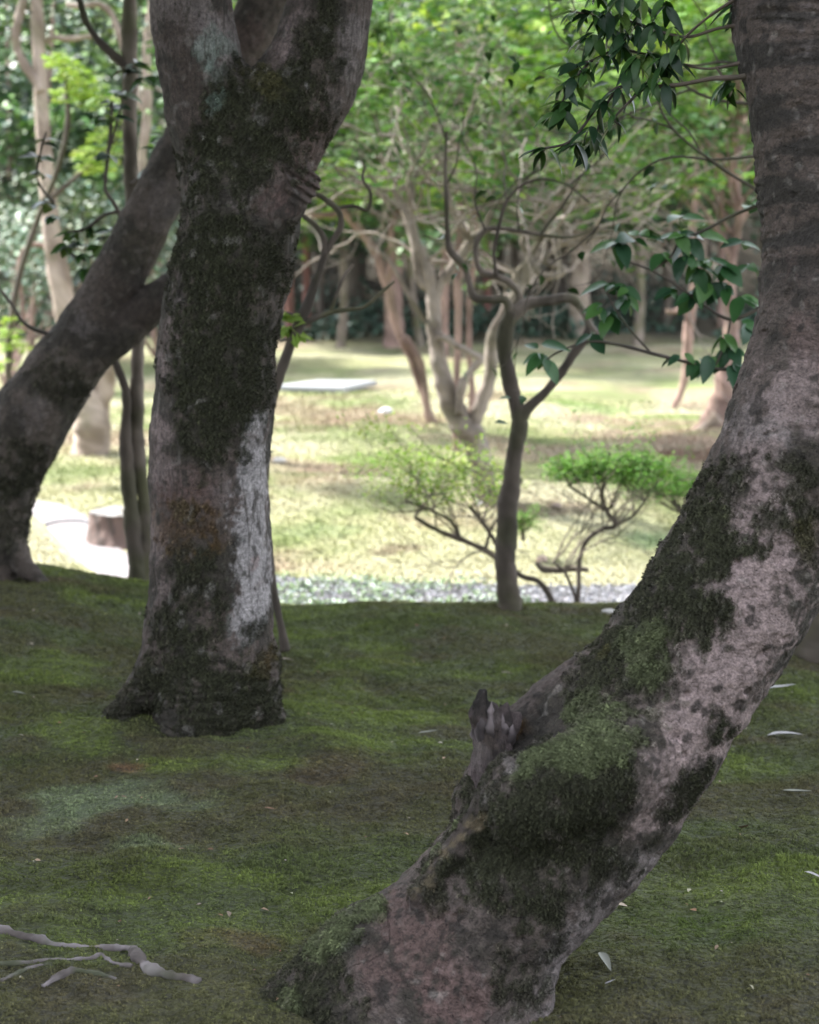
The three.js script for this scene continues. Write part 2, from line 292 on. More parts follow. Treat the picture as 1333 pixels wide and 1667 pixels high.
function grow(out, tips, p, dir, len, r, level, R, o) {        // twigs that wander and fork
  const n = Math.max(3, Math.round(len / o.step)), pts = [[p.clone(), r]], d = dir.clone().normalize(), q = p.clone();
  for (let i = 1; i <= n; i++) {
    d.add(V((R() - 0.5) * o.wander, (R() - 0.5) * o.wander + (o.lift ?? 0), (R() - 0.5) * o.wander)).normalize(); q.addScaledVector(d, len / n);
    pts.push([q.clone(), lerp(r, r * 0.35, i / n)]);
    if (level > 0 && i > n * 0.25 && R() < o.fork) grow(out, tips, q, d.clone().add(V((R() - 0.5) * 1.9, (R() - 0.5) * 1.3, (R() - 0.5) * 1.9)), len * (0.4 + R() * 0.35), r * 0.55, level - 1, R, o);
    else if (i > n * 0.4 && tips) tips.push([q.clone(), d.clone()]);
  }
  out.push(tube(pts, { sides: level > 1 ? 6 : 4, seg: n * 2, rough: 0.1, fr: 8, color: o.color, cap: false }));
  if (tips) tips.push([q.clone(), d.clone()]);
}

// ───────────────────────── leaves ─────────────────────────
function leafGeo(len, wid, fold, bend, n = 6, pt = 0.42) {     // a leaf along +z from its stalk, its face up
  const pos = [], idx = [];
  for (let i = 0; i <= n; i++) {
    const t = i / n, w = wid * 0.5 * Math.pow(Math.sin(Math.PI * Math.pow(t, pt * 1.6)), 0.85), z = len * (t - bend * 0.35 * t * t), y = -bend * len * t * t * 0.6;
    pos.push(-w, y + w * fold, z, 0, y, z, w, y + w * fold, z);
    if (i < n) { const k = i * 3; idx.push(k, k + 3, k + 1, k + 1, k + 3, k + 4, k + 1, k + 4, k + 2, k + 2, k + 4, k + 5); }
  }
  return geoFrom(pos, idx);
}
const LEAF_SMALL = leafGeo(1, 0.55, 0.25, 0.35, 3), LEAF_ROUND = leafGeo(1, 0.8, 0.2, 0.3, 3, 0.5);
const LEAF_STAR = (() => { const pos = [0, 0, 0.15], idx = [], tips = [[-0.95, 0.35], [-0.75, 0.75], [0, 1], [0.75, 0.75], [0.95, 0.35]]; let k = 1;
  for (const [x, z] of tips) { const px = z - 0.15, pz = -x, l = Math.hypot(px, pz), wx = px / l * 0.16, wz = pz / l * 0.16, mx = x * 0.42, mz = 0.15 + (z - 0.15) * 0.42; pos.push(mx + wx, 0.02, mz + wz, x * 0.95, -0.12, z, mx - wx, 0.02, mz - wz); idx.push(0, k, k + 2, k, k + 1, k + 2); k += 3; } return geoFrom(pos, idx); })();
const vary = (c, R, a = 0.35, b = 0.15) => { const v = 1 + (R() - 0.5) * 2 * a; return [c[0] * v * (1 + (R() - 0.5) * 2 * b), c[1] * v, c[2] * v * (1 + (R() - 0.5) * 2 * b)]; };
function sprays(R, center, rad, n, per, size, cols, { flat = 0.12, sr = 0.5, droop = 0.3, hollow = 0 } = {}) {   // leaves in flattened sprays through an ellipsoid
  const out = [];
  for (let i = 0; i < n; i++) {
    let x, y, z, q; do { x = R() * 2 - 1; y = R() * 2 - 1; z = R() * 2 - 1; q = x * x + y * y + z * z; } while (q > 1 || q < hollow);
    const p = V(center.x + x * rad[0], center.y + y * rad[1], center.z + z * rad[2]), s = sr * (0.5 + R()), tx = (R() - 0.5) * 0.5, tz = (R() - 0.5) * 0.5, base = cols[Math.floor(R() * cols.length)], cv = vary(base, R, 0.25, 0.15);
    for (let k = 0; k < per; k++) {
      const a = R() * 6.283, l = Math.sqrt(R()) * s, lx = Math.cos(a) * l, lz = Math.sin(a) * l;
      out.push({ p: V(p.x + lx, p.y + lx * tx + lz * tz + (R() - 0.5) * flat * 2 - l * l * 0.15, p.z + lz), e: [droop + (R() - 0.5) * 0.9, R() * 6.283, (R() - 0.5) * 0.9], s: size * (0.65 + R() * 0.7), c: vary(cv, R, 0.3, 0.12) });
    }
  }
  return out;
}

// ───────────────────────── big trunks: one continuous skin over tapered limbs ─────────────────────────
function chain(tagName, arr, d, N = 0) {                       // a limb in pixels -> many short tapered capsules
  const cv = curveOf(line(arr, d)), n = N || cv.n * 4, out = []; cv.len = new THREE.CatmullRomCurve3(line(arr, d).map((p) => p[0])).getLength();
  for (let i = 0; i < n; i++) { const a = cv.at(i / n), b = cv.at((i + 1) / n); out.push({ v0: cv.len * i / n, tag: tagName, ax: a.x, ay: a.y, az: a.z, ux: b.x - a.x, uy: b.y - a.y, uz: b.z - a.z, ra: cv.r(i / n), rb: cv.r((i + 1) / n) }); }
  for (const o of out) { o.l2 = Math.max(1e-9, o.ux * o.ux + o.uy * o.uy + o.uz * o.uz); }
  return out;
}
const TD = new Float64Array(16);
function skin({ bones, k = 0.05, cell = 0.004, disp, carve, pad = 0.03, color, parts }) {
  const tags = [...new Set(bones.map((b) => b.tag))]; bones.forEach((b) => { b.ti = tags.indexOf(b.tag); });
  const sd = (x, y, z, list) => {
    for (let i = 0; i < tags.length; i++) TD[i] = 9;
    for (let i = 0; i < list.length; i++) {
      const b = list[i], px = x - b.ax, py = y - b.ay, pz = z - b.az; let t = (px * b.ux + py * b.uy + pz * b.uz) / b.l2; t = t < 0 ? 0 : t > 1 ? 1 : t;
      const qx = px - t * b.ux, qy = py - t * b.uy, qz = pz - t * b.uz, d = Math.sqrt(qx * qx + qy * qy + qz * qz) - (b.ra + (b.rb - b.ra) * t); if (d < TD[b.ti]) TD[b.ti] = d;
    }
    let s = 9; for (let i = 0; i < tags.length; i++) { const d = TD[i]; if (d > 8) continue; const h = k - Math.abs(s - d); s = Math.min(s, d) - (h > 0 ? h * h / (4 * k) : 0); }
    return s;
  };
  const lo = [1e9, 1e9, 1e9], hi = [-1e9, -1e9, -1e9];
  for (const b of bones) [[b.ax, b.ay, b.az, b.ra], [b.ax + b.ux, b.ay + b.uy, b.az + b.uz, b.rb]].forEach(([x, y, z, r]) => { [x, y, z].forEach((v, i) => { lo[i] = Math.min(lo[i], v - r - pad - 0.03); hi[i] = Math.max(hi[i], v + r + pad + 0.03); }); });
  const n = 12, bs = n * cell, nb = [0, 1, 2].map((i) => Math.ceil((hi[i] - lo[i]) / bs)), half = bs * 0.867, S = n + 1, blocks = new Map();
  const full = (x, y, z, list) => { let d = sd(x, y, z, list); if (d < pad * 1.6 && d > -pad * 1.6) d -= disp(x, y, z); if (carve) d = carve(d, x, y, z); return d; };
  for (let bz = 0; bz < nb[2]; bz++) for (let by = 0; by < nb[1]; by++) for (let bx = 0; bx < nb[0]; bx++) {
    const cx = lo[0] + (bx + 0.5) * bs, cy = lo[1] + (by + 0.5) * bs, cz = lo[2] + (bz + 0.5) * bs, d0 = sd(cx, cy, cz, bones); if (Math.abs(d0) > half + pad + 0.012 && !(carve && Math.abs(carve(d0, cx, cy, cz)) < half + pad)) continue;
    const reach = Math.max(d0, -0.01) + 2 * half + k + pad, list = bones.filter((b) => sd1(b, cx, cy, cz) < reach + half), v = new Float32Array(S * S * S);
    for (let z = 0, q = 0; z < S; z++) for (let y = 0; y < S; y++) for (let x = 0; x < S; x++, q++) v[q] = full(lo[0] + (bx * n + x) * cell, lo[1] + (by * n + y) * cell, lo[2] + (bz * n + z) * cell, list.length ? list : bones);
    blocks.set((bz * nb[1] + by) * nb[0] + bx, { v, bx, by, bz });
  }
  const GX = nb[0] * n, GY = nb[1] * n, vert = new Map(), pos = [], nor = [], idx = [], key = (x, y, z) => (z * GY + y) * GX + x;
  for (const { v, bx, by, bz } of blocks.values()) for (let z = 0; z < n; z++) for (let y = 0; y < n; y++) for (let x = 0; x < n; x++) {
    const q = (z * S + y) * S + x, c = [v[q], v[q + 1], v[q + S], v[q + S + 1], v[q + S * S], v[q + S * S + 1], v[q + S * S + S], v[q + S * S + S + 1]];
    let m = 0; for (let i = 0; i < 8; i++) if (c[i] < 0) m++; if (m === 0 || m === 8) continue;
    let sx = 0, sy = 0, sz = 0, ct = 0;
    for (let e = 0; e < 12; e++) { const ax = e >> 2, r = e & 3, i = ax === 0 ? r * 2 : ax === 1 ? (r & 1) + (r >> 1) * 4 : r, j = i + (1 << ax); if ((c[i] < 0) !== (c[j] < 0)) { const t = c[i] / (c[i] - c[j]); sx += (i & 1) + (ax === 0 ? t : 0); sy += ((i >> 1) & 1) + (ax === 1 ? t : 0); sz += (i >> 2) + (ax === 2 ? t : 0); ct++; } }
    vert.set(key(bx * n + x, by * n + y, bz * n + z), pos.length / 3);
    pos.push(lo[0] + (bx * n + x + sx / ct) * cell, lo[1] + (by * n + y + sy / ct) * cell, lo[2] + (bz * n + z + sz / ct) * cell);
    const gx = c[1] + c[3] + c[5] + c[7] - c[0] - c[2] - c[4] - c[6], gy = c[2] + c[3] + c[6] + c[7] - c[0] - c[1] - c[4] - c[5], gz = c[4] + c[5] + c[6] + c[7] - c[0] - c[1] - c[2] - c[3], l = Math.hypot(gx, gy, gz) || 1;
    nor.push(gx / l, gy / l, gz / l);
  }
  for (const { v, bx, by, bz } of blocks.values()) for (let z = 0; z < n; z++) for (let y = 0; y < n; y++) for (let x = 0; x < n; x++) {
    const q = (z * S + y) * S + x, X = bx * n + x, Y = by * n + y, Z = bz * n + z, a = v[q] < 0;
    const quad = (o, k1, k2, k3, k4) => { const i1 = vert.get(k1), i2 = vert.get(k2), i3 = vert.get(k3), i4 = vert.get(k4); if (i1 === undefined || i2 === undefined || i3 === undefined || i4 === undefined) return; if (o) idx.push(i1, i2, i3, i1, i3, i4); else idx.push(i1, i3, i2, i1, i4, i3); };
    if (a !== v[q + 1] < 0) quad(a, key(X, Y - 1, Z - 1), key(X, Y, Z - 1), key(X, Y, Z), key(X, Y - 1, Z));
    if (a !== v[q + S] < 0) quad(a, key(X - 1, Y, Z - 1), key(X - 1, Y, Z), key(X, Y, Z), key(X, Y, Z - 1));
    if (a !== v[q + S * S] < 0) quad(a, key(X - 1, Y - 1, Z), key(X, Y - 1, Z), key(X, Y, Z), key(X - 1, Y, Z));
  }
  const nv = pos.length / 3, col = new Float32Array(nv * 3), moss = [];
  const part = new Uint8Array(nv), names = parts ? Object.values(parts) : null;
  for (let i = 0; i < nv; i++) {
    const x = pos[i * 3], y = pos[i * 3 + 1], z = pos[i * 3 + 2], c = color(x, y, z, nor[i * 3], nor[i * 3 + 1], nor[i * 3 + 2]); col[i * 3] = c[0]; col[i * 3 + 1] = c[1]; col[i * 3 + 2] = c[2];
    if (c[3] > 0.3) moss.push([x, y, z, nor[i * 3], nor[i * 3 + 1], nor[i * 3 + 2], c[3], c[0], c[1], c[2], c[4] || 0]);
    if (parts) { sd(x, y, z, bones); let b = 0; for (let t = 1; t < tags.length; t++) if (TD[t] < TD[b]) b = t; part[i] = names.indexOf(parts[tags[b]]); }
  }
  const uvs = new Float32Array(nv * 2), wv = V(0, 0, 0), rf = V(0, 0, 0), cr = V(0, 0, 0), qv = V(0, 0, 0);   // round the limb and along it, in metres
  for (let i = 0; i < nv; i++) {
    const x = pos[i * 3], y = pos[i * 3 + 1], z = pos[i * 3 + 2]; let best = null, bd = 9; for (const b of bones) { const d = sd1(b, x, y, z); if (d < bd) { bd = d; best = b; } }
    const l = Math.sqrt(best.l2); wv.set(best.ux / l, best.uy / l, best.uz / l); rf.set(0.2, 0, 1).addScaledVector(wv, -(0.2 * wv.x + wv.z)).normalize(); cr.crossVectors(wv, rf); qv.set(x - best.ax, y - best.ay, z - best.az);
    uvs[i * 2] = Math.atan2(cr.dot(qv), rf.dot(qv)) * 0.16; uvs[i * 2 + 1] = best.v0 + wv.dot(qv);
  }
  const make = (ix) => {                                       // a mesh keeps only the points it uses
    const map = new Int32Array(nv).fill(-1), p = [], nn = [], cc = [], uu = [], out = [];
    for (const i of ix) { if (map[i] < 0) { map[i] = p.length / 3; p.push(pos[i * 3], pos[i * 3 + 1], pos[i * 3 + 2]); nn.push(nor[i * 3], nor[i * 3 + 1], nor[i * 3 + 2]); cc.push(col[i * 3], col[i * 3 + 1], col[i * 3 + 2]); uu.push(uvs[i * 2] * 2.5, uvs[i * 2 + 1] * 2.5); } out.push(map[i]); }
    const g = new THREE.BufferGeometry(); g.setAttribute('position', new THREE.Float32BufferAttribute(p, 3)); g.setAttribute('normal', new THREE.Float32BufferAttribute(nn, 3)); g.setAttribute('color', new THREE.Float32BufferAttribute(cc, 3)); g.setAttribute('uv', new THREE.Float32BufferAttribute(uu, 2)); g.setIndex(out); return g;
  };
  if (!parts) return { geos: [['trunk', make(idx)]], moss };
  const lists = names.map(() => []); for (let i = 0; i < idx.length; i += 3) lists[part[idx[i]]].push(idx[i], idx[i + 1], idx[i + 2]);
  return { geos: [...new Set(names)].map((nm) => [nm, make(lists[names.indexOf(nm)])]), moss };
}
function sd1(b, x, y, z) { const px = x - b.ax, py = y - b.ay, pz = z - b.az; let t = (px * b.ux + py * b.uy + pz * b.uz) / b.l2; t = t < 0 ? 0 : t > 1 ? 1 : t; return Math.hypot(px - t * b.ux, py - t * b.uy, pz - t * b.uz) - (b.ra + (b.rb - b.ra) * t); }
// patches of bark, lichen, moss and a little painted shade that sit on a trunk: [px, py, radius px, kind, strength]
const KIND = {
  pink: [0.32, 0.25, 0.254], grey: [0.22, 0.19, 0.195], white: [0.40, 0.38, 0.40], red: [0.135, 0.09, 0.085], rust: [0.105, 0.06, 0.024], pale: [0.27, 0.215, 0.14], lichen: [0.27, 0.36, 0.33],
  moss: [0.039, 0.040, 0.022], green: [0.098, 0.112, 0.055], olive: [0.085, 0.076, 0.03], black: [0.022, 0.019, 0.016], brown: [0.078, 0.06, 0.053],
};
const MOSSY = { moss: 0.7, green: 1, olive: 1, rust: 0.6 };
function patches(list, d) { return list.map(([px, py, r, kind, s = 1, dd]) => { const p = at(px, py, dd ?? d); return { x: p.x, y: p.y, z: p.z, r: r * mpp(dd ?? d), kind, s }; }); }
function patchColor(list, base, x, y, z, edge) {
  let c = base, moss = 0, lush = 0;
  const wx = 0.030 * noise(x * 9, y * 9, z * 9) + 0.016 * noise(x * 24, y * 24, z * 24), wy = 0.030 * noise(x * 9 + 31, y * 9, z * 9) + 0.016 * noise(x * 24 + 31, y * 24, z * 24), fleck = 1 - 0.75 * sstep(0.2, 0.5, noise(x * 30, y * 22, z * 30 + 70) + 0.35 * noise(x * 75, y * 60, z * 75)), fr = 0.5 * noise(x * 55, y * 42, z * 55) + 0.35 * noise(x * 120, y * 90, z * 120);
  for (const s of list) {
    const dx = x + wx - s.x, dy = y + wy - s.y, dz = (z - s.z) * 0.55, q = Math.sqrt(dx * dx + dy * dy + dz * dz) / s.r; if (q > 2) continue;
    const w = s.s * sstep(1.42, 0.62, q + edge + fr) * (s.kind === 'moss' ? fleck : 1); if (w <= 0) continue;
    c = mix3(c, KIND[s.kind], w); const mo = MOSSY[s.kind] ?? 0; moss = lerp(moss, mo, w); lush = lerp(lush, s.kind === 'green' || s.kind === 'olive' ? 1 : 0, w);
  }
  return [c[0], c[1], c[2], moss, lush];
}
function trunkMoss(list, R, n, size) {                         // small shaggy tufts rooted on the mossy skin
  const T = []; if (!list.length) return T;
  const up = V(0, 1, 0), nrm = V(0, 0, 0);
  for (let i = 0; i < n; i++) {
    const m = list[Math.floor(R() * list.length)]; if (R() > m[6]) continue;
    nrm.set(m[3] + (R() - 0.5) * 0.9, m[4] - 0.35 + (R() - 0.5) * 0.9, m[5] + (R() - 0.5) * 0.9).normalize();
    const q = new THREE.Quaternion().setFromUnitVectors(up, nrm), s = size * (0.5 + R() * 0.8) * (m[10] > 0.5 ? 1.5 : 1), v = 0.65 + R() * 0.8, y = R() < 0.05 ? 1.7 : 1;
    T.push({ p: V(m[0] + (R() - 0.5) * 0.006 - m[3] * 0.002, m[1] + (R() - 0.5) * 0.006 - m[4] * 0.002, m[2] + (R() - 0.5) * 0.006 - m[5] * 0.002), q, s: [s, s * 0.9, s], c: [m[7] * v * y, m[8] * v * y * 1.02, m[9] * v * y] });
  }
  return T;
}
const TUFT_T = tuftGeo(61, 5, 1.2, 1.2);
const overhead = (tree, R, c, rad, n, per, size = 0.12) => instances('crown', LEAF_ROUND, M.leafDull, sprays(R, c, rad, n, per, size, [[0.045, 0.075, 0.02], [0.055, 0.09, 0.022], [0.035, 0.06, 0.02]], { sr: 0.55, flat: 0.15 }), tree);

// ───── leaning trunk in front ─────
const DB = 3.12;
{
  const R = rng(11), base = groundAt(660, 1640), t = thing('leaning_tree', 'big leaning trunk with pinkish lichen, moss and a broken stub, closest to the viewer', 'tree', V(-0.02, height(-0.02, DB), -DB));
  const bones = [
    ...chain('trunk', [[1290, -360, 118, 3.42], [1310, -160, 122, 3.38], [1328, 0, 131, 3.34], [1347, 100, 136, 3.32], [1360, 190, 137, 3.3], [1374, 280, 138, 3.28], [1385, 350, 139, 3.26], [1386, 430, 139, 3.24], [1378, 510, 139, 3.22], [1360, 590, 141, 3.21], [1335, 670, 141, 3.19], [1300, 755, 140, 3.18], [1258, 845, 138, 3.17], [1213, 925, 137, 3.16], [1165, 1000, 136, 3.15], [1108, 1082, 136, 3.14], [1035, 1190, 145, 3.13], [955, 1300, 152, 3.12], [872, 1397, 150, 3.11], [790, 1490, 148, 3.1], [715, 1585, 158, 3.09], [655, 1670, 190, 3.08], [640, 1760, 225, 3.08], [640, 1830, 235, 3.08]], 3.1, 90),
    ...chain('lobe', [[850, 1316, 62, 2.96], [905, 1286, 74, 2.955], [980, 1256, 78, 2.965], [1070, 1195, 58, 3.04]], 3.0),
    ...chain('knee', [[850, 1620, 60, 3.0], [815, 1700, 85, 2.98], [800, 1800, 100, 2.98]], 3.0),
    ...chain('flank', [[620, 1560, 95, 3.06], [520, 1625, 70, 3.05], [440, 1660, 50, 3.04], [360, 1705, 34, 3.04]], 3.0),
    ...chain('rib', [[836, 1238, 22, 3.02], [797, 1292, 20, 3.01], [744, 1373, 18, 3.0], [682, 1458, 15, 2.99]], 3.0),
    ...chain('shoulder', [[780, 1300, 42, 3.12], [815, 1230, 42, 3.14], [870, 1165, 34, 3.16], [950, 1110, 40, 3.16]], 3.1),
  ];
  const PT = patches([
    [1230, 700, 60, 'grey', 0.8], [1310, 560, 50, 'red', 0.5], [1300, 640, 50, 'pink', 0.55], [1240, 90, 70, 'brown', 0.8], [1320, 30, 60, 'grey', 0.6], [1270, 420, 60, 'red', 0.35], [1090, 860, 42, 'grey', 0.8], [1120, 720, 60, 'grey', 0.6], [1225, 740, 40, 'pink', 0.7], [1250, 850, 80, 'pink', 1], [1225, 930, 80, 'pink', 1], [1215, 985, 85, 'pink', 1], [1200, 1050, 80, 'pink', 1], [1165, 1100, 75, 'pink', 1], [1130, 1170, 66, 'pink', 1], [1105, 1215, 62, 'pink', 1], [1180, 1180, 60, 'pink', 0.8], [1045, 1300, 52, 'pink', 0.9], [1015, 1330, 40, 'pink', 0.7], [1090, 1330, 50, 'pink', 0.6], [1030, 1405, 50, 'grey', 0.9], [970, 1470, 50, 'grey', 0.9], [915, 1540, 45, 'grey', 0.9], [880, 1620, 45, 'grey', 0.9], [800, 1660, 50, 'grey', 0.8], [690, 1510, 55, 'red', 0.9], [730, 1590, 75, 'red', 1], [640, 1560, 50, 'red', 0.8], [760, 1540, 45, 'pink', 0.2], [820, 1450, 40, 'red', 0.7], [780, 1650, 50, 'red', 0.7], [800, 1640, 30, 'pink', 0.15],
    [1040, 1030, 22, 'white', 0.8], [570, 1525, 16, 'white', 0.8], [405, 1640, 28, 'white', 0.6], [395, 1600, 14, 'white', 0.6], [900, 1155, 12, 'lichen', 1], [1090, 1205, 8, 'white', 0.8],
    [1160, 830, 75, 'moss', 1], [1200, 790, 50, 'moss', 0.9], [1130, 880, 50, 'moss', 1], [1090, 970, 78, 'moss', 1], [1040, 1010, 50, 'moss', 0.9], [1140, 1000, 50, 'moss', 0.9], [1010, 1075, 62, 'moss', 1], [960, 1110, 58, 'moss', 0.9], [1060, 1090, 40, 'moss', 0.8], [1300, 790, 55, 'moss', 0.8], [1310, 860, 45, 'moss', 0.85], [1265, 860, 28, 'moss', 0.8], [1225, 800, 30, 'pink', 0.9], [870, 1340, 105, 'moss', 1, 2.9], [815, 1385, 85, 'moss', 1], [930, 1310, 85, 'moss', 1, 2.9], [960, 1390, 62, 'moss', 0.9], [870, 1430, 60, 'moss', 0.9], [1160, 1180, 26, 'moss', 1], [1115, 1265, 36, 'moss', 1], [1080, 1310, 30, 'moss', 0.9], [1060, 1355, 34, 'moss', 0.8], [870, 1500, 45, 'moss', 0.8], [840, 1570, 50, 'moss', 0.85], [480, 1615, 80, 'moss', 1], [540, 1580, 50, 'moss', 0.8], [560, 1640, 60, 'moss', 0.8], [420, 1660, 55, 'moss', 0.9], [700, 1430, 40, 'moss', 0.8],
    [1040, 1075, 36, 'green', 0.75], [1060, 1040, 26, 'green', 0.6], [880, 1292, 44, 'moss', 1, 2.9], [930, 1268, 44, 'moss', 1, 2.9], [985, 1258, 46, 'moss', 0.95, 2.9], [1020, 1250, 36, 'moss', 0.8], [1040, 1200, 34, 'green', 0.55], [1060, 1160, 34, 'green', 0.45], [1030, 1140, 34, 'moss', 0.6], [860, 1250, 24, 'green', 0.9, 2.92], [890, 1232, 28, 'green', 0.95, 2.92], [925, 1218, 30, 'green', 1, 2.92], [960, 1206, 30, 'green', 1, 2.92], [995, 1196, 30, 'green', 0.9, 2.92], [870, 1262, 22, 'green', 0.8, 2.88], [905, 1244, 24, 'green', 0.85, 2.88], [945, 1230, 24, 'green', 0.85, 2.88], [985, 1218, 26, 'green', 0.8, 2.89], [1020, 1195, 26, 'green', 0.7, 2.93], [1010, 1165, 30, 'green', 0.6], [970, 1165, 28, 'green', 0.55], [930, 1165, 24, 'green', 0.5], [640, 1415, 34, 'green', 1], [600, 1462, 30, 'green', 1], [560, 1505, 32, 'green', 1], [720, 1335, 22, 'green', 0.9], [690, 1385, 26, 'green', 1], [510, 1545, 30, 'green', 0.9], [490, 1640, 30, 'green', 0.7], [1300, 880, 24, 'olive', 0.5], [960, 1070, 28, 'olive', 0.7],  // dark moss spots under the lobe ledge double as its painted shade
    [830, 1245, 16, 'grey', 0.6, 2.98], [812, 1272, 16, 'grey', 0.7, 2.98], [800, 1290, 15, 'grey', 0.8, 2.98], [788, 1308, 14, 'pale', 0.5, 2.98], [776, 1326, 14, 'pale', 0.7, 2.98], [764, 1344, 13, 'pale', 0.7, 2.97], [752, 1362, 13, 'pale', 0.7, 2.97], [740, 1380, 12, 'pale', 0.7, 2.97], [728, 1396, 12, 'pale', 0.6, 2.97], [715, 1412, 11, 'pale', 0.6, 2.97], [702, 1428, 11, 'pale', 0.5, 2.97], [688, 1444, 10, 'pale', 0.5, 2.97], [672, 1462, 10, 'pale', 0.4, 2.97], [850, 1195, 18, 'rust', 0.9, 3.1], [848, 1215, 20, 'black', 0.9, 3.1], [880, 1185, 22, 'black', 0.9, 3.1], [905, 1172, 16, 'black', 0.8, 3.1],
  ], DB - 0.11);
  const hol = at(868, 1194, 3.02), hr = 24 * mpp(3.0), hol2 = at(840, 1212, 3.03), hr2 = 22 * mpp(3.0);
  const wr = (y) => sstep(1.32, 1.5, y);
  const disp = (x, y, z) => {
    const n = fbm(x * 5, y * 5, z * 5, 3), m = noise(x * 19, y * 19, z * 19), f = noise(x * 60, y * 60, z * 60), f2 = noise(x * 120, y * 120, z * 120), w = wr(y);
    const crease = w * (Math.abs(noise(x * 6 + 3 * n, y * 52 + x * 9, z * 6)) - 0.28) * 0.011 * sstep(-0.25, 0.25, noise(x * 5, y * 4.2, 7 + z * 5));
    const pit = Math.max(0, noise(x * 26, y * 26, z * 26 + 40) - 0.42) * -0.03, flake = sstep(0.05, 0.12, noise(x * 33, y * 20, z * 33 + 11)) * 0.0022;
    return n * 0.020 + m * 0.0045 + (f * 0.0022 + f2 * 0.001) * (1 - w * 0.4) + crease + pit + flake;
  };
  const color = (x, y, z, nx, ny, nz) => {
    const n = fbm(x * 7, y * 7, z * 7, 4), e = fbm(x * 16 + 9, y * 16, z * 16, 4) * 1.15 + 0.35 * n, s = noise(x * 90, y * 90, z * 90), g = noise(x * 38, y * 38, z * 38), w = wr(y);
    let b = mix3(mix3([0.115, 0.092, 0.086], [0.05, 0.043, 0.036], sstep(-0.1, 0.18, n)), mix3([0.10, 0.078, 0.07], [0.042, 0.036, 0.032], sstep(-0.12, 0.14, noise(x * 5, y * 30, z * 5))), w);
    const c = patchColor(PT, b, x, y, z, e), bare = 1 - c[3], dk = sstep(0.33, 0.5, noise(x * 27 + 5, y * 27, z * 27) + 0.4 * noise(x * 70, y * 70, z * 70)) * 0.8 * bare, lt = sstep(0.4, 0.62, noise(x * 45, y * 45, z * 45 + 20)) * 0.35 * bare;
    let q = mix3([c[0], c[1], c[2]], [0.035, 0.03, 0.027], dk); q = mix3(q, [0.45, 0.42, 0.4], lt * 0.6);
    const v = 1 + 0.22 * s + 0.22 * g; return [q[0] * v, q[1] * v, q[2] * v, c[3], c[4]];
  };
  const carve = (d, x, y, z) => { if (Math.abs(x - hol.x) > 0.2 || Math.abs(y - hol.y) > 0.2) return d; const a = Math.hypot(x - hol.x, (y - hol.y) * 1.35, (z - hol.z) * 0.5) - hr, b = Math.hypot(x - hol2.x, y - hol2.y, (z - hol2.z) * 0.5) - hr2; return Math.max(d, -Math.min(a, b)); };
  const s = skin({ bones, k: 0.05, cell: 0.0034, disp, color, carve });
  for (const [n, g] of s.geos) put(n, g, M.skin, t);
  instances('moss', TUFT_T, M.moss, trunkMoss(s.moss, R, 90000, 0.0075), t);
  // broken stub with a ragged crown
  const sc = patches([[790, 1150, 30, 'black', 0.8], [800, 1205, 34, 'brown', 0.9], [780, 1225, 26, 'grey', 0.4], [815, 1180, 10, 'grey', 0.6], [790, 1132, 12, 'grey', 0.7]], 3.06);
  const st = skin({ bones: [...chain('a', [[812, 1280, 46, 3.1], [804, 1225, 37, 3.1], [801, 1185, 33, 3.1], [796, 1166, 26, 3.1]], 3.1), ...chain('b', [[785, 1160, 17, 3.09], [789, 1128, 10, 3.09]], 3.1), ...chain('c', [[775, 1165, 12, 3.08], [772, 1147, 7, 3.08]], 3.1), ...chain('d', [[815, 1175, 13, 3.09], [822, 1150, 8, 3.09]], 3.1), ...chain('e', [[835, 1190, 12, 3.1], [842, 1165, 7, 3.1]], 3.1)], k: 0.012, cell: 0.003,
    disp: (x, y, z) => fbm(x * 30, y * 9, z * 30, 4) * 0.016 + noise(x * 80, y * 20, z * 80) * 0.006 - 0.012 * Math.max(0, noise(x * 40, y * 22, z * 40 + 7)),
    color: (x, y, z) => { const n = fbm(x * 20, y * 12, z * 20, 4), c = patchColor(sc, mix3([0.16, 0.125, 0.13], [0.05, 0.04, 0.04], sstep(-0.1, 0.2, n)), x, y, z, n), v = 1 + 0.4 * noise(x * 70, y * 24, z * 70); return [c[0] * v, c[1] * v, c[2] * v, 0]; } });
  const stub = put('broken_stub', st.geos[0][1], M.skin, t), sp = []; for (let i = 0; i < 26; i++) { const x = 772 + R() * 62, dd = 3.06 + R() * 0.07, top = 1136 + Math.abs(x - 794) * 0.7 + R() * 16, y0 = 1185 + R() * 12; sp.push(tube([[at(lerp(x, 803, 0.35), 1222, 3.1), 0.012], [at(x, y0, dd), 0.010], [at(x + (R() - 0.5) * 4, lerp(y0, top, 0.55), dd), 0.004 + R() * 0.005], [at(x + (R() - 0.5) * 9, top, dd), 0.0006]], { sides: 5, seg: 12, rough: 0.4, fr: 60, cap: false, color: barkColor([0.17, 0.14, 0.145], [0.045, 0.036, 0.038], [0.05, 0.05, 0.03], { f: 14, g: 0.1 }) })); }
  put('splinters', mergeGeometries(sp), M.bark, stub);
  stub.userData.label = 'ragged broken branch stub beside the mossy hollow';
  // upper limbs and crown above the picture
  const top = at(1290, -360, 3.42), bc = barkColor([0.14, 0.11, 0.1], [0.05, 0.045, 0.04], [0.04, 0.05, 0.02]);
  put('limb', tube([[top, 0.155], [V(0.9, 3.1, -3.5), 0.12], [V(1.2, 4.0, -3.7), 0.09], [V(2.2, 5.2, -4.0), 0.04]], { sides: 12, color: bc }), M.bark, t);
  put('limb', tube([[V(0.86, 2.9, -3.5), 0.1], [V(0.4, 3.9, -3.9), 0.08], [V(-0.3, 5.0, -4.4), 0.04]], { sides: 10, color: bc }), M.bark, t);
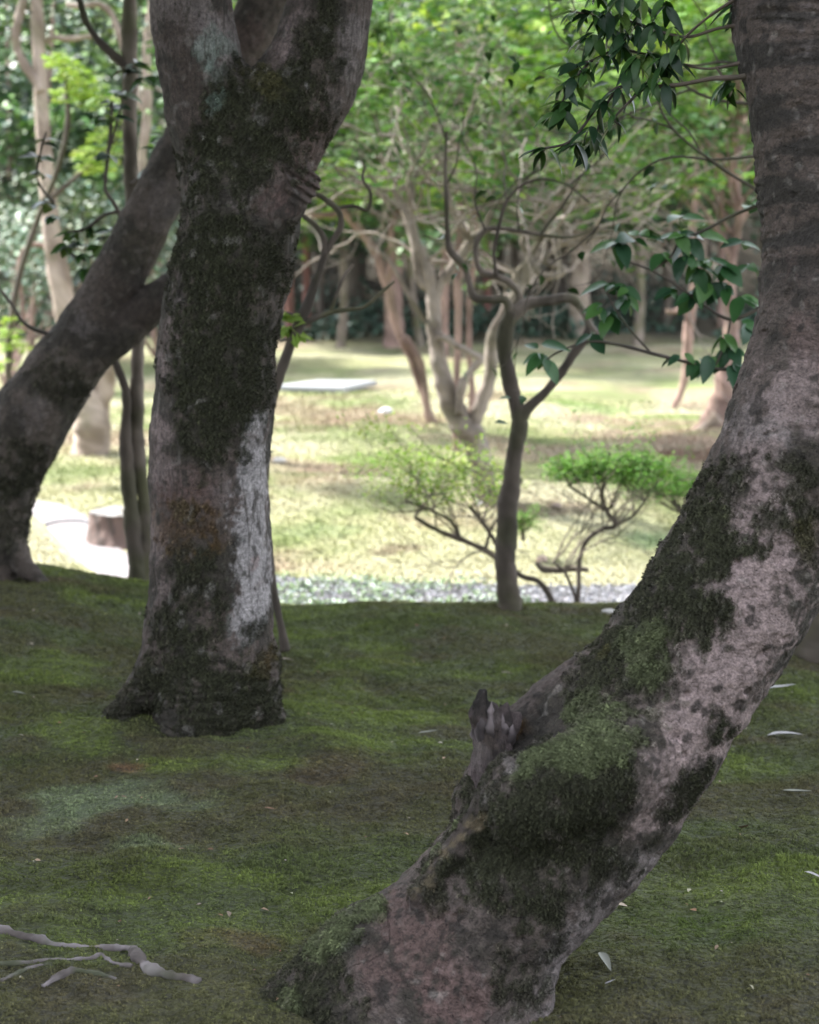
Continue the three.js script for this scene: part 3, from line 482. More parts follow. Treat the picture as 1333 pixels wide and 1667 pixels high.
  overhead(t, R, V(1.3, 5.0, -3.8), [3.4, 1.1, 3.2], 150, 90);
  // pale surface roots in the corner
  const rc = barkColor([0.21, 0.185, 0.19], [0.09, 0.075, 0.07], [0.05, 0.06, 0.025], { g: 0.85, f: 9 });
  const root = (arr) => { const pts = arr.map(([x, y, r]) => { const g = groundAt(x, y); g.y += r * mpp(-g.z) * 0.12; return [g, r * mpp(-g.z) * (0.95 + 0.6 * noise(x * 0.05, y * 0.05, 2))]; }); put('surface_root', tube(pts, { sides: 9, seg: pts.length * 8, rough: 0.42, fr: 26, color: rc }), M.bark, t); };
  root([[-30, 1505, 7], [20, 1521, 7], [62, 1532, 8], [110, 1541, 7], [165, 1545, 6], [208, 1545, 9], [225, 1560, 11], [240, 1580, 11], [268, 1590, 12], [300, 1594, 9], [325, 1600, 5]]);
  root([[-30, 1570, 5], [20, 1570, 6], [80, 1564, 5], [150, 1561, 6], [163, 1556, 6], [182, 1567, 4], [215, 1573, 6]]);
  root([[70, 1607, 5], [98, 1590, 6], [125, 1582, 7], [160, 1586, 6], [190, 1594, 5]]);
  root([[0, 1598, 3], [22, 1588, 4], [45, 1577, 4], [70, 1572, 4]]);
}

// ───── forked mossy trunk on the left ─────
const DA = 5.05;
{
  const R = rng(12), t = thing('forked_tree', 'upright mossy trunk forking into two limbs, with a whitish bare strip', 'tree', V(A_BASE[0], height(...A_BASE), -DA));
  const bones = [
    ...chain('trunk', [[395, 262, 78], [394, 310, 93], [384, 400, 96], [366, 480, 96], [354, 560, 96], [350, 640, 98], [343, 720, 98], [341, 800, 98], [343, 880, 99], [344, 950, 101], [344, 1020, 104], [345, 1080, 103], [345, 1140, 102], [343, 1200, 103], [342, 1260, 104]], DA, 60),
    ...chain('right', [[400, 330, 84], [425, 260, 84], [458, 200, 84], [494, 145, 80], [520, 85, 72], [536, 20, 68], [547, -60, 64], [556, -170, 58], [570, -300, 52]], DA + 0.02),
    ...chain('left', [[386, 310, 78, DA], [364, 250, 74, DA], [345, 190, 70, DA - 0.02], [326, 110, 66, DA - 0.04], [309, 20, 64, DA - 0.06], [298, -80, 62, DA - 0.08], [285, -200, 56, DA - 0.1], [268, -330, 50, DA - 0.14]], DA),
    ...chain('buttress', [[290, 1020, 44, DA - 0.06], [258, 1080, 34, DA - 0.1], [222, 1130, 27, DA - 0.12], [190, 1165, 20, DA - 0.12], [160, 1190, 14, DA - 0.12]], DA),
    ...chain('foot', [[345, 1090, 60, DA - 0.1], [330, 1150, 62, DA - 0.14], [320, 1210, 60, DA - 0.16]], DA),
    ...chain('heel', [[405, 1080, 44, DA], [412, 1140, 46, DA - 0.02], [422, 1205, 50, DA - 0.02]], DA),
    ...chain('collar', [[500, 300, 20, DA - 0.08], [478, 322, 26, DA - 0.1], [458, 352, 22, DA - 0.12]], DA),
  ];
  const PT = patches([
    [305, 40, 80, 'grey', 0.55], [318, 130, 70, 'brown', 1], [335, 210, 50, 'brown', 0.9], [290, 60, 40, 'brown', 0.9], [350, 50, 34, 'grey', 0.9], [372, 110, 26, 'grey', 0.9], [345, 80, 28, 'lichen', 0.42], [350, 130, 18, 'lichen', 0.3], [575, 40, 26, 'grey', 0.8], [565, 110, 28, 'grey', 0.9], [548, 160, 20, 'grey', 0.8], [470, 40, 22, 'pink', 0.6], [468, 80, 18, 'pink', 0.6], [500, 270, 50, 'red', 0.8], [530, 220, 36, 'red', 0.7], [480, 320, 30, 'brown', 0.8], [450, 330, 30, 'red', 0.9],
    [270, 600, 26, 'pink', 0.5], [262, 700, 26, 'pink', 0.55], [265, 770, 34, 'pink', 0.45], [290, 820, 40, 'red', 0.8], [262, 880, 30, 'pink', 0.45], [330, 775, 40, 'red', 0.7], [270, 960, 26, 'pink', 0.4], [380, 780, 30, 'grey', 0.5], [285, 530, 24, 'pink', 0.35], [295, 495, 18, 'grey', 0.7], [330, 350, 24, 'grey', 0.5], [390, 320, 30, 'grey', 0.6], [440, 380, 20, 'grey', 0.4],
    [424, 700, 20, 'white', 0.9], [420, 755, 28, 'white', 1], [418, 805, 32, 'white', 1], [416, 855, 34, 'white', 1], [416, 905, 34, 'white', 1], [414, 955, 34, 'white', 1], [404, 1000, 30, 'white', 1], [416, 690, 22, 'white', 0.95], [418, 730, 26, 'white', 1], [416, 780, 30, 'white', 1], [414, 830, 34, 'white', 1], [412, 880, 36, 'white', 1], [414, 930, 36, 'white', 1], [412, 980, 34, 'white', 0.95], [398, 1020, 28, 'white', 0.9], [388, 1050, 18, 'white', 0.8], [425, 850, 24, 'white', 1], [430, 760, 16, 'white', 0.9], [430, 920, 20, 'white', 1], [408, 915, 10, 'pink', 0.8], [418, 950, 11, 'red', 0.35],
    [395, 150, 44, 'moss', 0.8], [370, 190, 50, 'moss', 0.9], [420, 180, 60, 'moss', 1], [470, 170, 60, 'moss', 1], [510, 120, 44, 'moss', 0.85], [505, 60, 30, 'moss', 0.8], [530, 20, 26, 'moss', 0.8], [390, 240, 64, 'moss', 1], [345, 270, 50, 'moss', 1], [440, 240, 60, 'moss', 0.95], [330, 310, 40, 'moss', 0.8], [360, 400, 70, 'moss', 1], [410, 420, 60, 'moss', 0.9], [330, 440, 60, 'moss', 0.95], [370, 480, 70, 'moss', 1], [350, 550, 70, 'moss', 1], [400, 560, 50, 'moss', 0.9], [345, 620, 66, 'moss', 1], [390, 640, 52, 'moss', 1], [360, 690, 60, 'moss', 1], [330, 730, 40, 'moss', 0.8], [370, 735, 30, 'moss', 0.85], [440, 600, 20, 'moss', 0.9], [435, 660, 16, 'moss', 0.8], [300, 420, 36, 'moss', 0.7],
    [320, 900, 44, 'moss', 0.75], [330, 950, 50, 'moss', 0.8], [290, 1010, 50, 'moss', 0.85], [340, 1030, 50, 'moss', 0.9], [360, 980, 28, 'moss', 0.8], [300, 1080, 60, 'moss', 0.9], [360, 1100, 60, 'moss', 1], [400, 1140, 60, 'moss', 1], [340, 1160, 60, 'moss', 0.8], [250, 1120, 40, 'moss', 0.75], [200, 1160, 34, 'moss', 0.7], [430, 1080, 26, 'olive', 0.7], [425, 1130, 34, 'moss', 0.9], [425, 1025, 20, 'moss', 0.8], [375, 880, 22, 'moss', 0.6], [365, 930, 22, 'moss', 0.7],
    [300, 850, 44, 'rust', 0.5], [335, 850, 30, 'rust', 0.5], [355, 880, 24, 'rust', 0.5], [310, 835, 26, 'olive', 0.5], [440, 1075, 16, 'rust', 0.5], [415, 120, 26, 'olive', 0.5], [440, 150, 22, 'olive', 0.5], [340, 110, 10, 'lichen', 0.4], [350, 170, 16, 'lichen', 0.35],
    [400, 1200, 50, 'moss', 0.9], [340, 1215, 60, 'moss', 0.8], [310, 1120, 14, 'grey', 0.6], [290, 1130, 12, 'grey', 0.5], [318, 285, 9, 'grey', 0.6], [395, 345, 8, 'grey', 0.5], [455, 300, 6, 'lichen', 0.8], [500, 145, 6, 'white', 0.7], [375, 295, 8, 'grey', 0.6],
  ], DA - 0.12);
  const low = at(345, 1060, DA).y, wy0 = at(0, 345, DA).y, wy1 = at(0, 285, DA).y, wx = at(470, 300, DA).x;
  const disp = (x, y, z) => {
    const n = fbm(x * 4.5, y * 4.5, z * 4.5, 3), m = noise(x * 17, y * 14, z * 17), f = noise(x * 62, y * 40, z * 62), cr = Math.abs(noise(x * 30, y * 2.6, z * 30)) - 0.2, f2 = noise(x * 110, y * 60, z * 110);
    const foot = sstep(low + 0.05, low - 0.12, y) * (Math.abs(noise(x * 8, y * 46, z * 8)) - 0.25) * 0.018;
    const fold = sstep(wy0, wy0 + 0.03, y) * sstep(wy1 + 0.03, wy1, y) * sstep(wx - 0.02, wx + 0.03, x) * Math.sin((y + x * 0.6 + n * 0.03) * 210) * 0.005;
    return n * 0.018 + m * 0.005 + f * 0.0028 + f2 * 0.0012 + Math.min(0, cr) * 0.014 + foot + fold - 0.016 * Math.max(0, noise(x * 13, y * 11, z * 13 + 9) - 0.45);
  };
  const color = (x, y, z) => {
    const n = fbm(x * 6, y * 6, z * 6, 4), e = fbm(x * 12 + 3, y * 9, z * 12, 5) * 1.2, s = noise(x * 80, y * 60, z * 80), g = noise(x * 34, y * 22, z * 34);
    const b = mix3([0.115, 0.09, 0.083], [0.052, 0.045, 0.037], sstep(-0.12, 0.16, n));
    const c = patchColor(PT, b, x, y, z, e), bare = 1 - c[3]; let q = [c[0], c[1], c[2]];
    q = mix3(q, [0.05, 0.044, 0.036], bare * sstep(0.0, -0.06, Math.abs(noise(x * 34, y * 2.2, z * 34)) - 0.055) * 0.8);
    q = mix3(q, [0.04, 0.035, 0.03], bare * 0.75 * sstep(0.3, 0.46, noise(x * 22, y * 15, z * 22 + 3) + 0.3 * s)); q = mix3(q, [0.24, 0.22, 0.21], 0.42 * sstep(0.4, 0.56, noise(x * 30, y * 22, z * 30 + 31)));
    const v = 1 + 0.22 * s + 0.22 * g; return [q[0] * v, q[1] * v, q[2] * v, c[3], c[4]];
  };
  const s = skin({ bones, k: 0.06, cell: 0.0042, disp, color, pad: 0.03, parts: { trunk: 'trunk', buttress: 'trunk', foot: 'trunk', heel: 'trunk', collar: 'trunk', right: 'limb_right', left: 'limb_left' } });
  for (const [n, g] of s.geos) put(n === 'trunk' ? 'trunk' : 'limb', g, M.skin, t);
  instances('moss', TUFT_T, M.moss, trunkMoss(s.moss, R, 52000, 0.0105), t);
  const bc = barkColor([0.14, 0.11, 0.1], [0.05, 0.045, 0.04], [0.04, 0.05, 0.02]);
  put('branch', tube([[at(570, -290, DA + 0.02), 0.1], [V(0.0, 3.4, -5.4), 0.08], [V(0.5, 4.5, -6), 0.04]], { sides: 10, color: bc }), M.bark, t);
  put('branch', tube([[at(268, -320, DA - 0.14), 0.1], [V(-1.2, 3.5, -4.6), 0.08], [V(-1.9, 4.8, -4.3), 0.04]], { sides: 10, color: bc }), M.bark, t);
  overhead(t, R, V(-1.8, 4.9, -5.3), [3.4, 1.2, 2.9], 150, 90);
}

// ───── dark leaning tree behind it ─────
const DC = 7.15;
{
  const R = rng(13), t = thing('leaning_tree', 'dark leaning trunk with a low side branch, behind the forked mossy tree', 'tree', at(-8, 925, DC));
  const bones = [
    ...chain('trunk', [[-14, 960, 60], [-12, 910, 54], [-6, 840, 55], [8, 770, 60], [36, 705, 64], [84, 628, 60], [122, 575, 55], [158, 520, 50], [183, 470, 45], [204, 428, 42], [230, 375, 41], [264, 308, 40], [316, 215, 40], [392, 84, 40], [432, 0, 39], [475, -110, 36], [520, -260, 32]], DC, 50),
    ...chain('branch', [[150, 572, 34], [180, 550, 34], [212, 525, 33], [248, 497, 31], [292, 464, 28], [370, 430, 21], [450, 330, 20, 7.4], [520, 180, 16, 7.7]], DC - 0.03),
    ...chain('toe', [[20, 890, 26, DC - 0.05], [42, 925, 18, DC - 0.1], [70, 950, 11, DC - 0.14]], DC),
  ];
  const PT = patches([[190, 480, 40, 'brown', 0.7], [100, 620, 44, 'moss', 0.6], [40, 760, 50, 'moss', 0.7], [20, 850, 40, 'moss', 0.6], [140, 530, 22, 'grey', 0.4], [230, 400, 34, 'moss', 0.5], [270, 330, 30, 'grey', 0.35], [60, 670, 26, 'grey', 0.4], [390, 60, 40, 'red', 0.5], [240, 510, 30, 'brown', 0.8]], DC - 0.1);
  const color = (x, y, z) => { const n = fbm(x * 6, y * 6, z * 6, 4), s = noise(x * 50, y * 40, z * 50), c = patchColor(PT, mix3([0.115, 0.093, 0.082], [0.055, 0.047, 0.04], sstep(-0.12, 0.16, n)), x, y, z, fbm(x * 12, y * 12, z * 12, 4) * 1.3), l = 0.45 * sstep(0.36, 0.5, noise(x * 26, y * 26, z * 26)); const q = mix3([c[0], c[1], c[2]], [0.17, 0.15, 0.14], l), v = 1 + 0.4 * s; return [q[0] * v, q[1] * v, q[2] * v, c[3] * 0.8, c[4]]; };
  const s = skin({ bones, k: 0.02, cell: 0.0075, color, disp: (x, y, z) => fbm(x * 5, y * 5, z * 5, 3) * 0.02 + noise(x * 24, y * 20, z * 24) * 0.006 + noise(x * 60, y * 50, z * 60) * 0.003, parts: { trunk: 'trunk', toe: 'trunk', branch: 'branch' } });
  for (const [n, g] of s.geos) put(n, g, M.skin, t);
  instances('moss', TUFT_T, M.moss, trunkMoss(s.moss, R, 9000, 0.013), t);
  overhead(t, R, V(-2.6, 4.9, -7.4), [2.9, 0.9, 1.7], 90, 90); overhead(t, R, V(-6.2, 5.0, -6.4), [3.4, 1.1, 3.7], 190, 90);  // second cluster added out of view to stop sun reaching the left moss
  const bc = barkColor([0.1, 0.08, 0.07], [0.05, 0.04, 0.035], [0.04, 0.05, 0.02]);
  put('limb', tube([[at(520, -250, DC), 0.09], [V(0.0, 4.3, -7.3), 0.06], [V(-0.8, 5.2, -7.5), 0.03]], { sides: 8, color: bc }), M.bark, t);
  put('dead_twig', tube(line([[86, 545, 4], [60, 538, 3.5], [38, 525, 3], [18, 495, 3], [-5, 465, 2.5], [-30, 440, 2]], DC - 0.05), { sides: 5, color: bc }), M.twig, t);
}

// ───── leaves picked apart one by one ─────
const LEAF_V = [leafGeo(1, 0.30, 0.28, 0.35, 7), leafGeo(1, 0.34, 0.18, 0.55, 7), leafGeo(1, 0.27, 0.4, 0.2, 7)], LEAF_B = [leafGeo(1, 0.5, 0.22, 0.3, 7), leafGeo(1, 0.56, 0.14, 0.45, 7), leafGeo(1, 0.46, 0.34, 0.2, 7)];
const leafMats = [[0.018, 0.052, 0.013], [0.028, 0.075, 0.017], [0.013, 0.04, 0.015], [0.045, 0.11, 0.022], [0.022, 0.06, 0.02], [0.085, 0.15, 0.03]].map((c) => { const m = M.leafDark.clone(); m.color.setRGB(...c); return m; });
function leafMesh(parent, p, dir, roll, len, geos, R, mats = leafMats) {
  const m = new THREE.Mesh(geos[Math.floor(R() * geos.length)], mats[Math.floor(R() * mats.length)]), o = originOf(parent); m.name = 'leaf'; m.castShadow = m.receiveShadow = true;
  m.position.copy(p).sub(o); m.up.set(Math.sin(roll) * 0.9, 1, Math.cos(roll) * 0.5); m.lookAt(dir.clone().add(m.position)); m.scale.setScalar(len); parent.add(m); return m;
}
// lookAt on a detached child looks along +z for plain objects, which is how the leaves are built
function whorl(parent, tip, dir, n, len, geos, R, droop = 0.5, mats) {
  for (let i = 0; i < n; i++) {
    const a = i / n * 6.283 + R() * 0.8, side = V(Math.cos(a), 0, Math.sin(a) * 0.8), d = side.multiplyScalar(0.75 + R() * 0.4).addScaledVector(dir, 0.55).add(V(0, -droop * (0.3 + R()), 0));
    leafMesh(parent, tip.clone().addScaledVector(dir, -R() * 0.35 * len), d.normalize(), (R() - 0.5) * 2, len * (0.55 + R() * 0.75), geos, R, mats);
  }
}
function leafyBranch(parent, stems, tips, { d, len, geos, per = 6, droop = 0.5, color, seed, mats }) {
  const R = rng(seed), tubes = stems.map((s) => tube(line(s, d), { sides: 6, rough: 0.1, fr: 12, color }));
  const b = put('leafy_branch', mergeGeometries(tubes), M.twig, parent);
  tips.forEach(([x, y, dd, dx, dy, n]) => whorl(b, at(x, y, dd), V(dx, dy, (R() - 0.5) * 0.8).normalize(), n ?? per, len, geos, R, droop, mats));
  return b;
}
{ // dark glossy branch hanging in front of the upper right trunk
  const t = scene.children.find((o) => o.name === 'leaning_tree'), bc = barkColor([0.10, 0.075, 0.06], [0.05, 0.04, 0.035], [0.04, 0.05, 0.02]);
  const stems = [
    [[1222, 122, 7, 3.3], [1200, 126, 4.5, 3.32], [1160, 128, 4, 3.36], [1105, 138, 3.6, 3.42], [1050, 142, 3.2, 3.48], [1005, 143, 3, 3.5], [975, 170, 2.6, 3.5], [950, 205, 2.4, 3.5], [925, 232, 2.2, 3.5], [885, 242, 1.8, 3.5]],
    [[1215, 100, 4, 3.32], [1180, 108, 2.6, 3.36], [1150, 112, 2.2, 3.4], [1110, 104, 2, 3.45], [1060, 90, 2, 3.5], [1000, 82, 2, 3.52], [960, 100, 1.8, 3.52], [925, 108, 1.6, 3.52]], [[1215, 40, 4, 3.32], [1170, 46, 3, 3.38], [1120, 60, 2.4, 3.42], [1070, 50, 2.2, 3.46], [1010, 30, 2, 3.5], [960, 22, 1.8, 3.5], [930, 20, 1.6, 3.5]],
    [[1195, 0, 3, 3.32], [1150, 30, 2.4, 3.38], [1108, 70, 2, 3.42], [1095, 100, 1.8, 3.44]], [[1005, 143, 2.6, 3.5], [985, 175, 2, 3.52], [972, 215, 1.8, 3.54], [965, 240, 1.5, 3.54]], [[1050, 142, 2.4, 3.48], [1020, 170, 2, 3.46], [1000, 195, 1.8, 3.46], [1010, 205, 1.4, 3.46]], [[960, 100, 2, 3.52], [935, 130, 1.8, 3.5], [915, 165, 1.6, 3.5], [905, 190, 1.4, 3.5]], [[1165, 108, 2, 3.36], [1180, 130, 1.6, 3.36], [1195, 147, 1.5, 3.36]], [[1060, 90, 2, 3.5], [1040, 110, 1.6, 3.48], [1025, 128, 1.4, 3.48]],
  ];
  const tips = [[930, 235, 3.5, -1, -0.2, 7], [880, 242, 3.5, -1, -0.1, 6], [955, 215, 3.5, -0.5, -0.6, 7], [965, 240, 3.54, 0.2, -1, 6], [975, 175, 3.5, -0.4, -0.7, 7], [1000, 150, 3.48, -0.6, -0.5, 7], [1005, 200, 3.46, 0.3, -0.8, 4], [905, 185, 3.5, -0.9, -0.4, 6], [915, 165, 3.5, -0.8, 0, 6], [925, 105, 3.52, -1, 0, 7], [950, 120, 3.5, -0.6, -0.5, 7], [905, 145, 3.5, -1, -0.3, 6], [930, 130, 3.5, -0.7, -0.7, 6], [960, 100, 3.52, -0.5, 0, 6], [985, 90, 3.52, -0.2, -0.5, 7], [1010, 84, 3.5, 0, -0.5, 7], [1040, 105, 3.48, 0.2, -0.8, 7], [1025, 128, 3.48, 0.2, -0.8, 7], [1060, 92, 3.48, 0.3, -0.4, 7], [1080, 110, 3.44, 0.3, -0.6, 6], [1095, 100, 3.44, 0.4, -0.8, 6], [1060, 140, 3.46, 0.3, -0.9, 6], [1085, 138, 3.44, 0.6, -0.8, 4], [930, 18, 3.5, -1, 0.1, 7], [960, 22, 3.5, -0.6, -0.4, 7], [985, 28, 3.5, -0.3, -0.6, 7], [1010, 32, 3.5, 0, -0.6, 7], [1040, 42, 3.48, 0.2, -0.5, 7], [1070, 50, 3.46, 0.2, -0.5, 7], [1100, 58, 3.44, 0.3, -0.5, 6], [1110, 72, 3.42, 0.4, -0.7, 5], [990, 55, 3.5, -0.2, -0.6, 7], [1020, 62, 3.5, 0.1, -0.6, 6], [960, 60, 3.5, -0.5, -0.5, 6], [1050, 15, 3.46, 0.1, -0.4, 6], [1085, 12, 3.44, 0.1, -0.4, 6], [1010, 5, 3.48, 0, -0.4, 6], [970, -8, 3.5, -0.3, -0.3, 6], [1180, 140, 3.36, -0.3, -0.9, 5], [1196, 148, 3.36, 0, -1, 3], [1190, 20, 3.36, -0.3, -0.5, 4]];
  const b = leafyBranch(t, stems, tips, { d: 3.45, len: 0.066, geos: LEAF_V, per: 6, droop: 0.35, color: bc, seed: 21 });
  b.userData.label = 'leafy branch of dark glossy pointed leaves';
}

const far = (px, py) => -groundAt(px, py).z;
// ───────────────────────── trees at the edge of the moss and beyond ─────────────────────────
function tree(name, label, category, basePx, d) { return thing(name, label, category, at(basePx[0], basePx[1], d)); }
const limb = (parent, name, arr, d, color, o = {}) => put(name, tube(line(arr, d), { sides: 10, rough: 0.16, fr: 9, color, ...o }), M.bark, parent);
const BK = {
  crooked: barkColor([0.26, 0.22, 0.195], [0.12, 0.098, 0.083], [0.09, 0.09, 0.045], { g: 0.4 }),
  dark: barkColor([0.10, 0.08, 0.066], [0.058, 0.047, 0.039], [0.05, 0.055, 0.022], { g: 0.5 }),
  mid: barkColor([0.19, 0.155, 0.13], [0.08, 0.066, 0.052], [0.08, 0.085, 0.035], { g: 0.6 }),
  pale: barkColor([0.34, 0.275, 0.235], [0.17, 0.13, 0.105], [0.14, 0.13, 0.07], { g: 0.4 }),
  pinkish: barkColor([0.27, 0.18, 0.155], [0.14, 0.09, 0.078], [0.12, 0.11, 0.06], { g: 0.25 }),
  reddish: barkColor([0.2, 0.095, 0.08], [0.1, 0.05, 0.045], [0.07, 0.05, 0.03], { g: 0.2 }),
};
function twigs(parent, R, starts, o) { const out = [], tips = []; for (const [p, dir, len, r] of starts) grow(out, tips, p, dir, len, r, o.level ?? 2, R, { step: 0.09, wander: 0.8, fork: 0.4, color: BK.mid, ...o }); const m = put('twigs', mergeGeometries(out), M.twig, parent, 'stuff'); return tips; }
const leavesAt = (R, tips, per, spread, size, cols, droop = 0.4) => { const out = []; for (const [p] of tips) { const b = vary(cols[Math.floor(R() * cols.length)], R, 0.2, 0.1); for (let i = 0; i < per; i++) out.push({ p: V(p.x + (R() - 0.5) * spread, p.y + (R() - 0.5) * spread * 0.7, p.z + (R() - 0.5) * spread), e: [droop + (R() - 0.5) * 1.2, R() * 6.283, (R() - 0.5) * 1.2], s: size * (0.65 + R() * 0.7), c: vary(b, R, 0.3, 0.12) }); } return out; };
const Y_GREEN = [[0.16, 0.29, 0.03], [0.10, 0.21, 0.03], [0.21, 0.33, 0.05], [0.065, 0.145, 0.03]], M_GREEN = [[0.07, 0.15, 0.03], [0.11, 0.2, 0.04], [0.045, 0.10, 0.03]], B_GREEN = [[0.028, 0.062, 0.032], [0.036, 0.078, 0.04], [0.026, 0.054, 0.03]];

{ // slim tree on the ridge with a loop of crooked limbs
  const d = 7.35, R = rng(31), t = tree('slim_tree', 'slim dark tree at the edge of the moss, its crooked limbs forking at chest height', 'tree', [828, 990], d);
  limb(t, 'trunk', [[830, 1030, 26], [828, 988, 20], [823, 930, 17], [825, 860, 16], [830, 800, 15.5], [838, 740, 14.5], [845, 690, 14.5], [842, 660, 12.5], [830, 620, 12.5], [821, 575, 12], [824, 535, 12], [834, 508, 11]], d, BK.dark, { sides: 16, seg: 120, rough: 0.13, fr: 10 });
  limb(t, 'limb', [[846, 680, 12], [862, 662, 8.5], [890, 636, 8], [915, 605, 7.5], [936, 572, 7], [952, 550, 6.5], [958, 528, 6], [947, 503, 6]], d, BK.dark);
  limb(t, 'limb', [[826, 530, 10], [840, 508, 10], [862, 494, 9.5], [896, 489, 8.5], [930, 486, 8], [944, 500, 6.5], [962, 530, 4, 7.2], [985, 560, 2.5, 7.1]], d, BK.mid);
  limb(t, 'limb', [[832, 512, 9], [822, 488, 7.5], [798, 488, 7], [772, 484, 7], [764, 460, 6.5], [754, 432, 6], [733, 408, 5.5], [728, 370, 4.5], [727, 335, 4], [725, 280, 3], [727, 214, 2]], d, BK.mid);
  limb(t, 'limb', [[835, 505, 8], [846, 484, 6.5], [829, 460, 6], [806, 449, 5.5], [784, 442, 5.5], [775, 420, 5], [777, 392, 4.5], [791, 374, 4.5], [812, 372, 4], [845, 376, 3.5], [880, 382, 3], [930, 386, 2], [975, 370, 1.5]], d + 0.05, BK.mid);
  limb(t, 'limb', [[808, 450, 4], [804, 410, 3], [812, 370, 3], [824, 330, 3], [846, 304, 2.5], [880, 292, 2], [920, 300, 1.6], [960, 330, 1.4]], d + 0.02, BK.dark);
  const tips = twigs(t, R, [[at(727, 300, d), V(0.5, 1, 0.1), 0.4, 0.005], [at(790, 374, d), V(-0.2, 1, 0), 0.5, 0.006], [at(880, 382, d), V(0.7, 0.4, 0.2), 0.5, 0.006], [at(930, 300, d), V(0.7, 0.5, 0), 0.5, 0.005], [at(845, 376, d), V(0.3, 1, 0), 0.45, 0.005], [at(825, 330, d), V(-0.2, 1, 0), 0.5, 0.005], [at(958, 528, d), V(0.5, 0.6, 0), 0.3, 0.005], [at(727, 230, d), V(-0.4, 1, 0), 0.5, 0.004]], { color: BK.dark, level: 2, fork: 0.3 });
  instances('leaves', LEAF_SMALL, M.leafThin, leavesAt(R, tips.filter((q) => q[0].y > 1.75), 1, 0.1, 0.035, M_GREEN), t);
}
{ // double stemmed dark tree with evergreen sprays
  const d = 7.75, R = rng(32), t = tree('evergreen_tree', 'dark double stemmed tree left of the forked trunk, with sprays of dark leaves', 'tree', [226, 948], d);
  limb(t, 'trunk', [[229, 970, 19], [228, 930, 18], [236, 880, 15], [236, 840, 13], [230, 780, 11], [224, 710, 11], [222, 640, 11], [224, 560, 11], [222, 470, 11], [217, 380, 11], [213, 290, 11], [211, 200, 11.5], [212, 110, 12], [211, 20, 12], [213, -80, 11], [215, -180, 10]], d, BK.mid, { sides: 12, seg: 120 });
  limb(t, 'stem', [[222, 965, 16], [221, 915, 14], [214, 850, 14], [209, 790, 13], [204, 720, 10], [206, 660, 8], [203, 630, 7], [193, 602, 6], [182, 577, 5]], d - 0.04, BK.dark, { sides: 12, seg: 70 });
  limb(t, 'branch', [[214, 120, 8], [196, 100, 7], [165, 71, 6], [141, 38, 5], [128, -6, 5]], d - 0.02, BK.dark);
  const bc = BK.dark, dg = leafMats;
  const lb = (stems, tips, seed, per = 5) => leafyBranch(t, stems, tips, { d: d - 0.2, len: 0.095, geos: LEAF_B, per: per + 2, droop: 0.5, color: bc, seed });
  lb([[[200, 360, 4], [185, 330, 3], [172, 310, 3], [175, 260, 3], [180, 210, 3], [182, 165, 2.5]], [[176, 250, 2], [190, 200, 2], [200, 160, 1.5]]], [[182, 165, d - 0.2, 0, 1], [185, 190, d - 0.25, 0.5, 0.4], [200, 150, d - 0.2, 0.5, 0.5], [160, 190, d - 0.2, -1, 0], [205, 110, d - 0.2, 0.4, 0.6], [225, 100, d - 0.2, 0.7, 0.4], [240, 125, d - 0.2, 0.9, 0.2], [172, 250, d - 0.25, -0.8, 0.3]], 41, 4);
  lb([[[212, 350, 4], [195, 345, 3], [170, 350, 3], [140, 372, 2.5], [110, 378, 2]], [[200, 345, 2.5], [185, 380, 2.5], [165, 410, 2], [130, 420, 2], [100, 400, 1.6]], [[165, 410, 2], [140, 450, 2], [132, 475, 1.6]]], [[140, 372, d - 0.2, -0.7, -0.2], [112, 378, d - 0.2, -1, 0], [165, 385, d - 0.25, -0.5, 0.3], [150, 400, d - 0.2, -0.6, 0], [130, 415, d - 0.25, -0.8, -0.2], [100, 400, d - 0.2, -1, -0.2], [120, 395, d - 0.2, -0.6, 0.4], [180, 375, d - 0.2, 0.1, 0.5], [140, 440, d - 0.2, -0.3, -0.8], [85, 350, d - 0.2, -0.9, 0.3], [70, 325, d - 0.2, -0.8, 0.5]], 42, 5);
  lb([[[215, 300, 4], [235, 285, 3], [260, 260, 2.5], [285, 235, 2]], [[235, 285, 2], [260, 280, 1.6], [285, 275, 1.4]]], [[245, 270, d - 0.2, 0.6, 0.4], [270, 250, d - 0.2, 0.8, 0.3], [285, 235, d - 0.2, 0.9, 0.2], [280, 275, d - 0.2, 0.9, 0], [255, 235, d - 0.2, 0.2, 0.9], [270, 215, d - 0.2, 0.5, 0.7]], 43, 4);
  lb([[[88, 330, 3], [70, 310, 2], [60, 290, 2], [65, 250, 2], [75, 215, 1.6]]], [[65, 250, d - 0.2, 0, 1], [75, 225, d - 0.2, 0.4, 0.6], [62, 280, d - 0.2, -0.5, 0.3]], 44, 3);
  overhead(t, R, V(-4.0, 5.2, -9.1), [3.6, 0.8, 1.0], 90, 90);
}
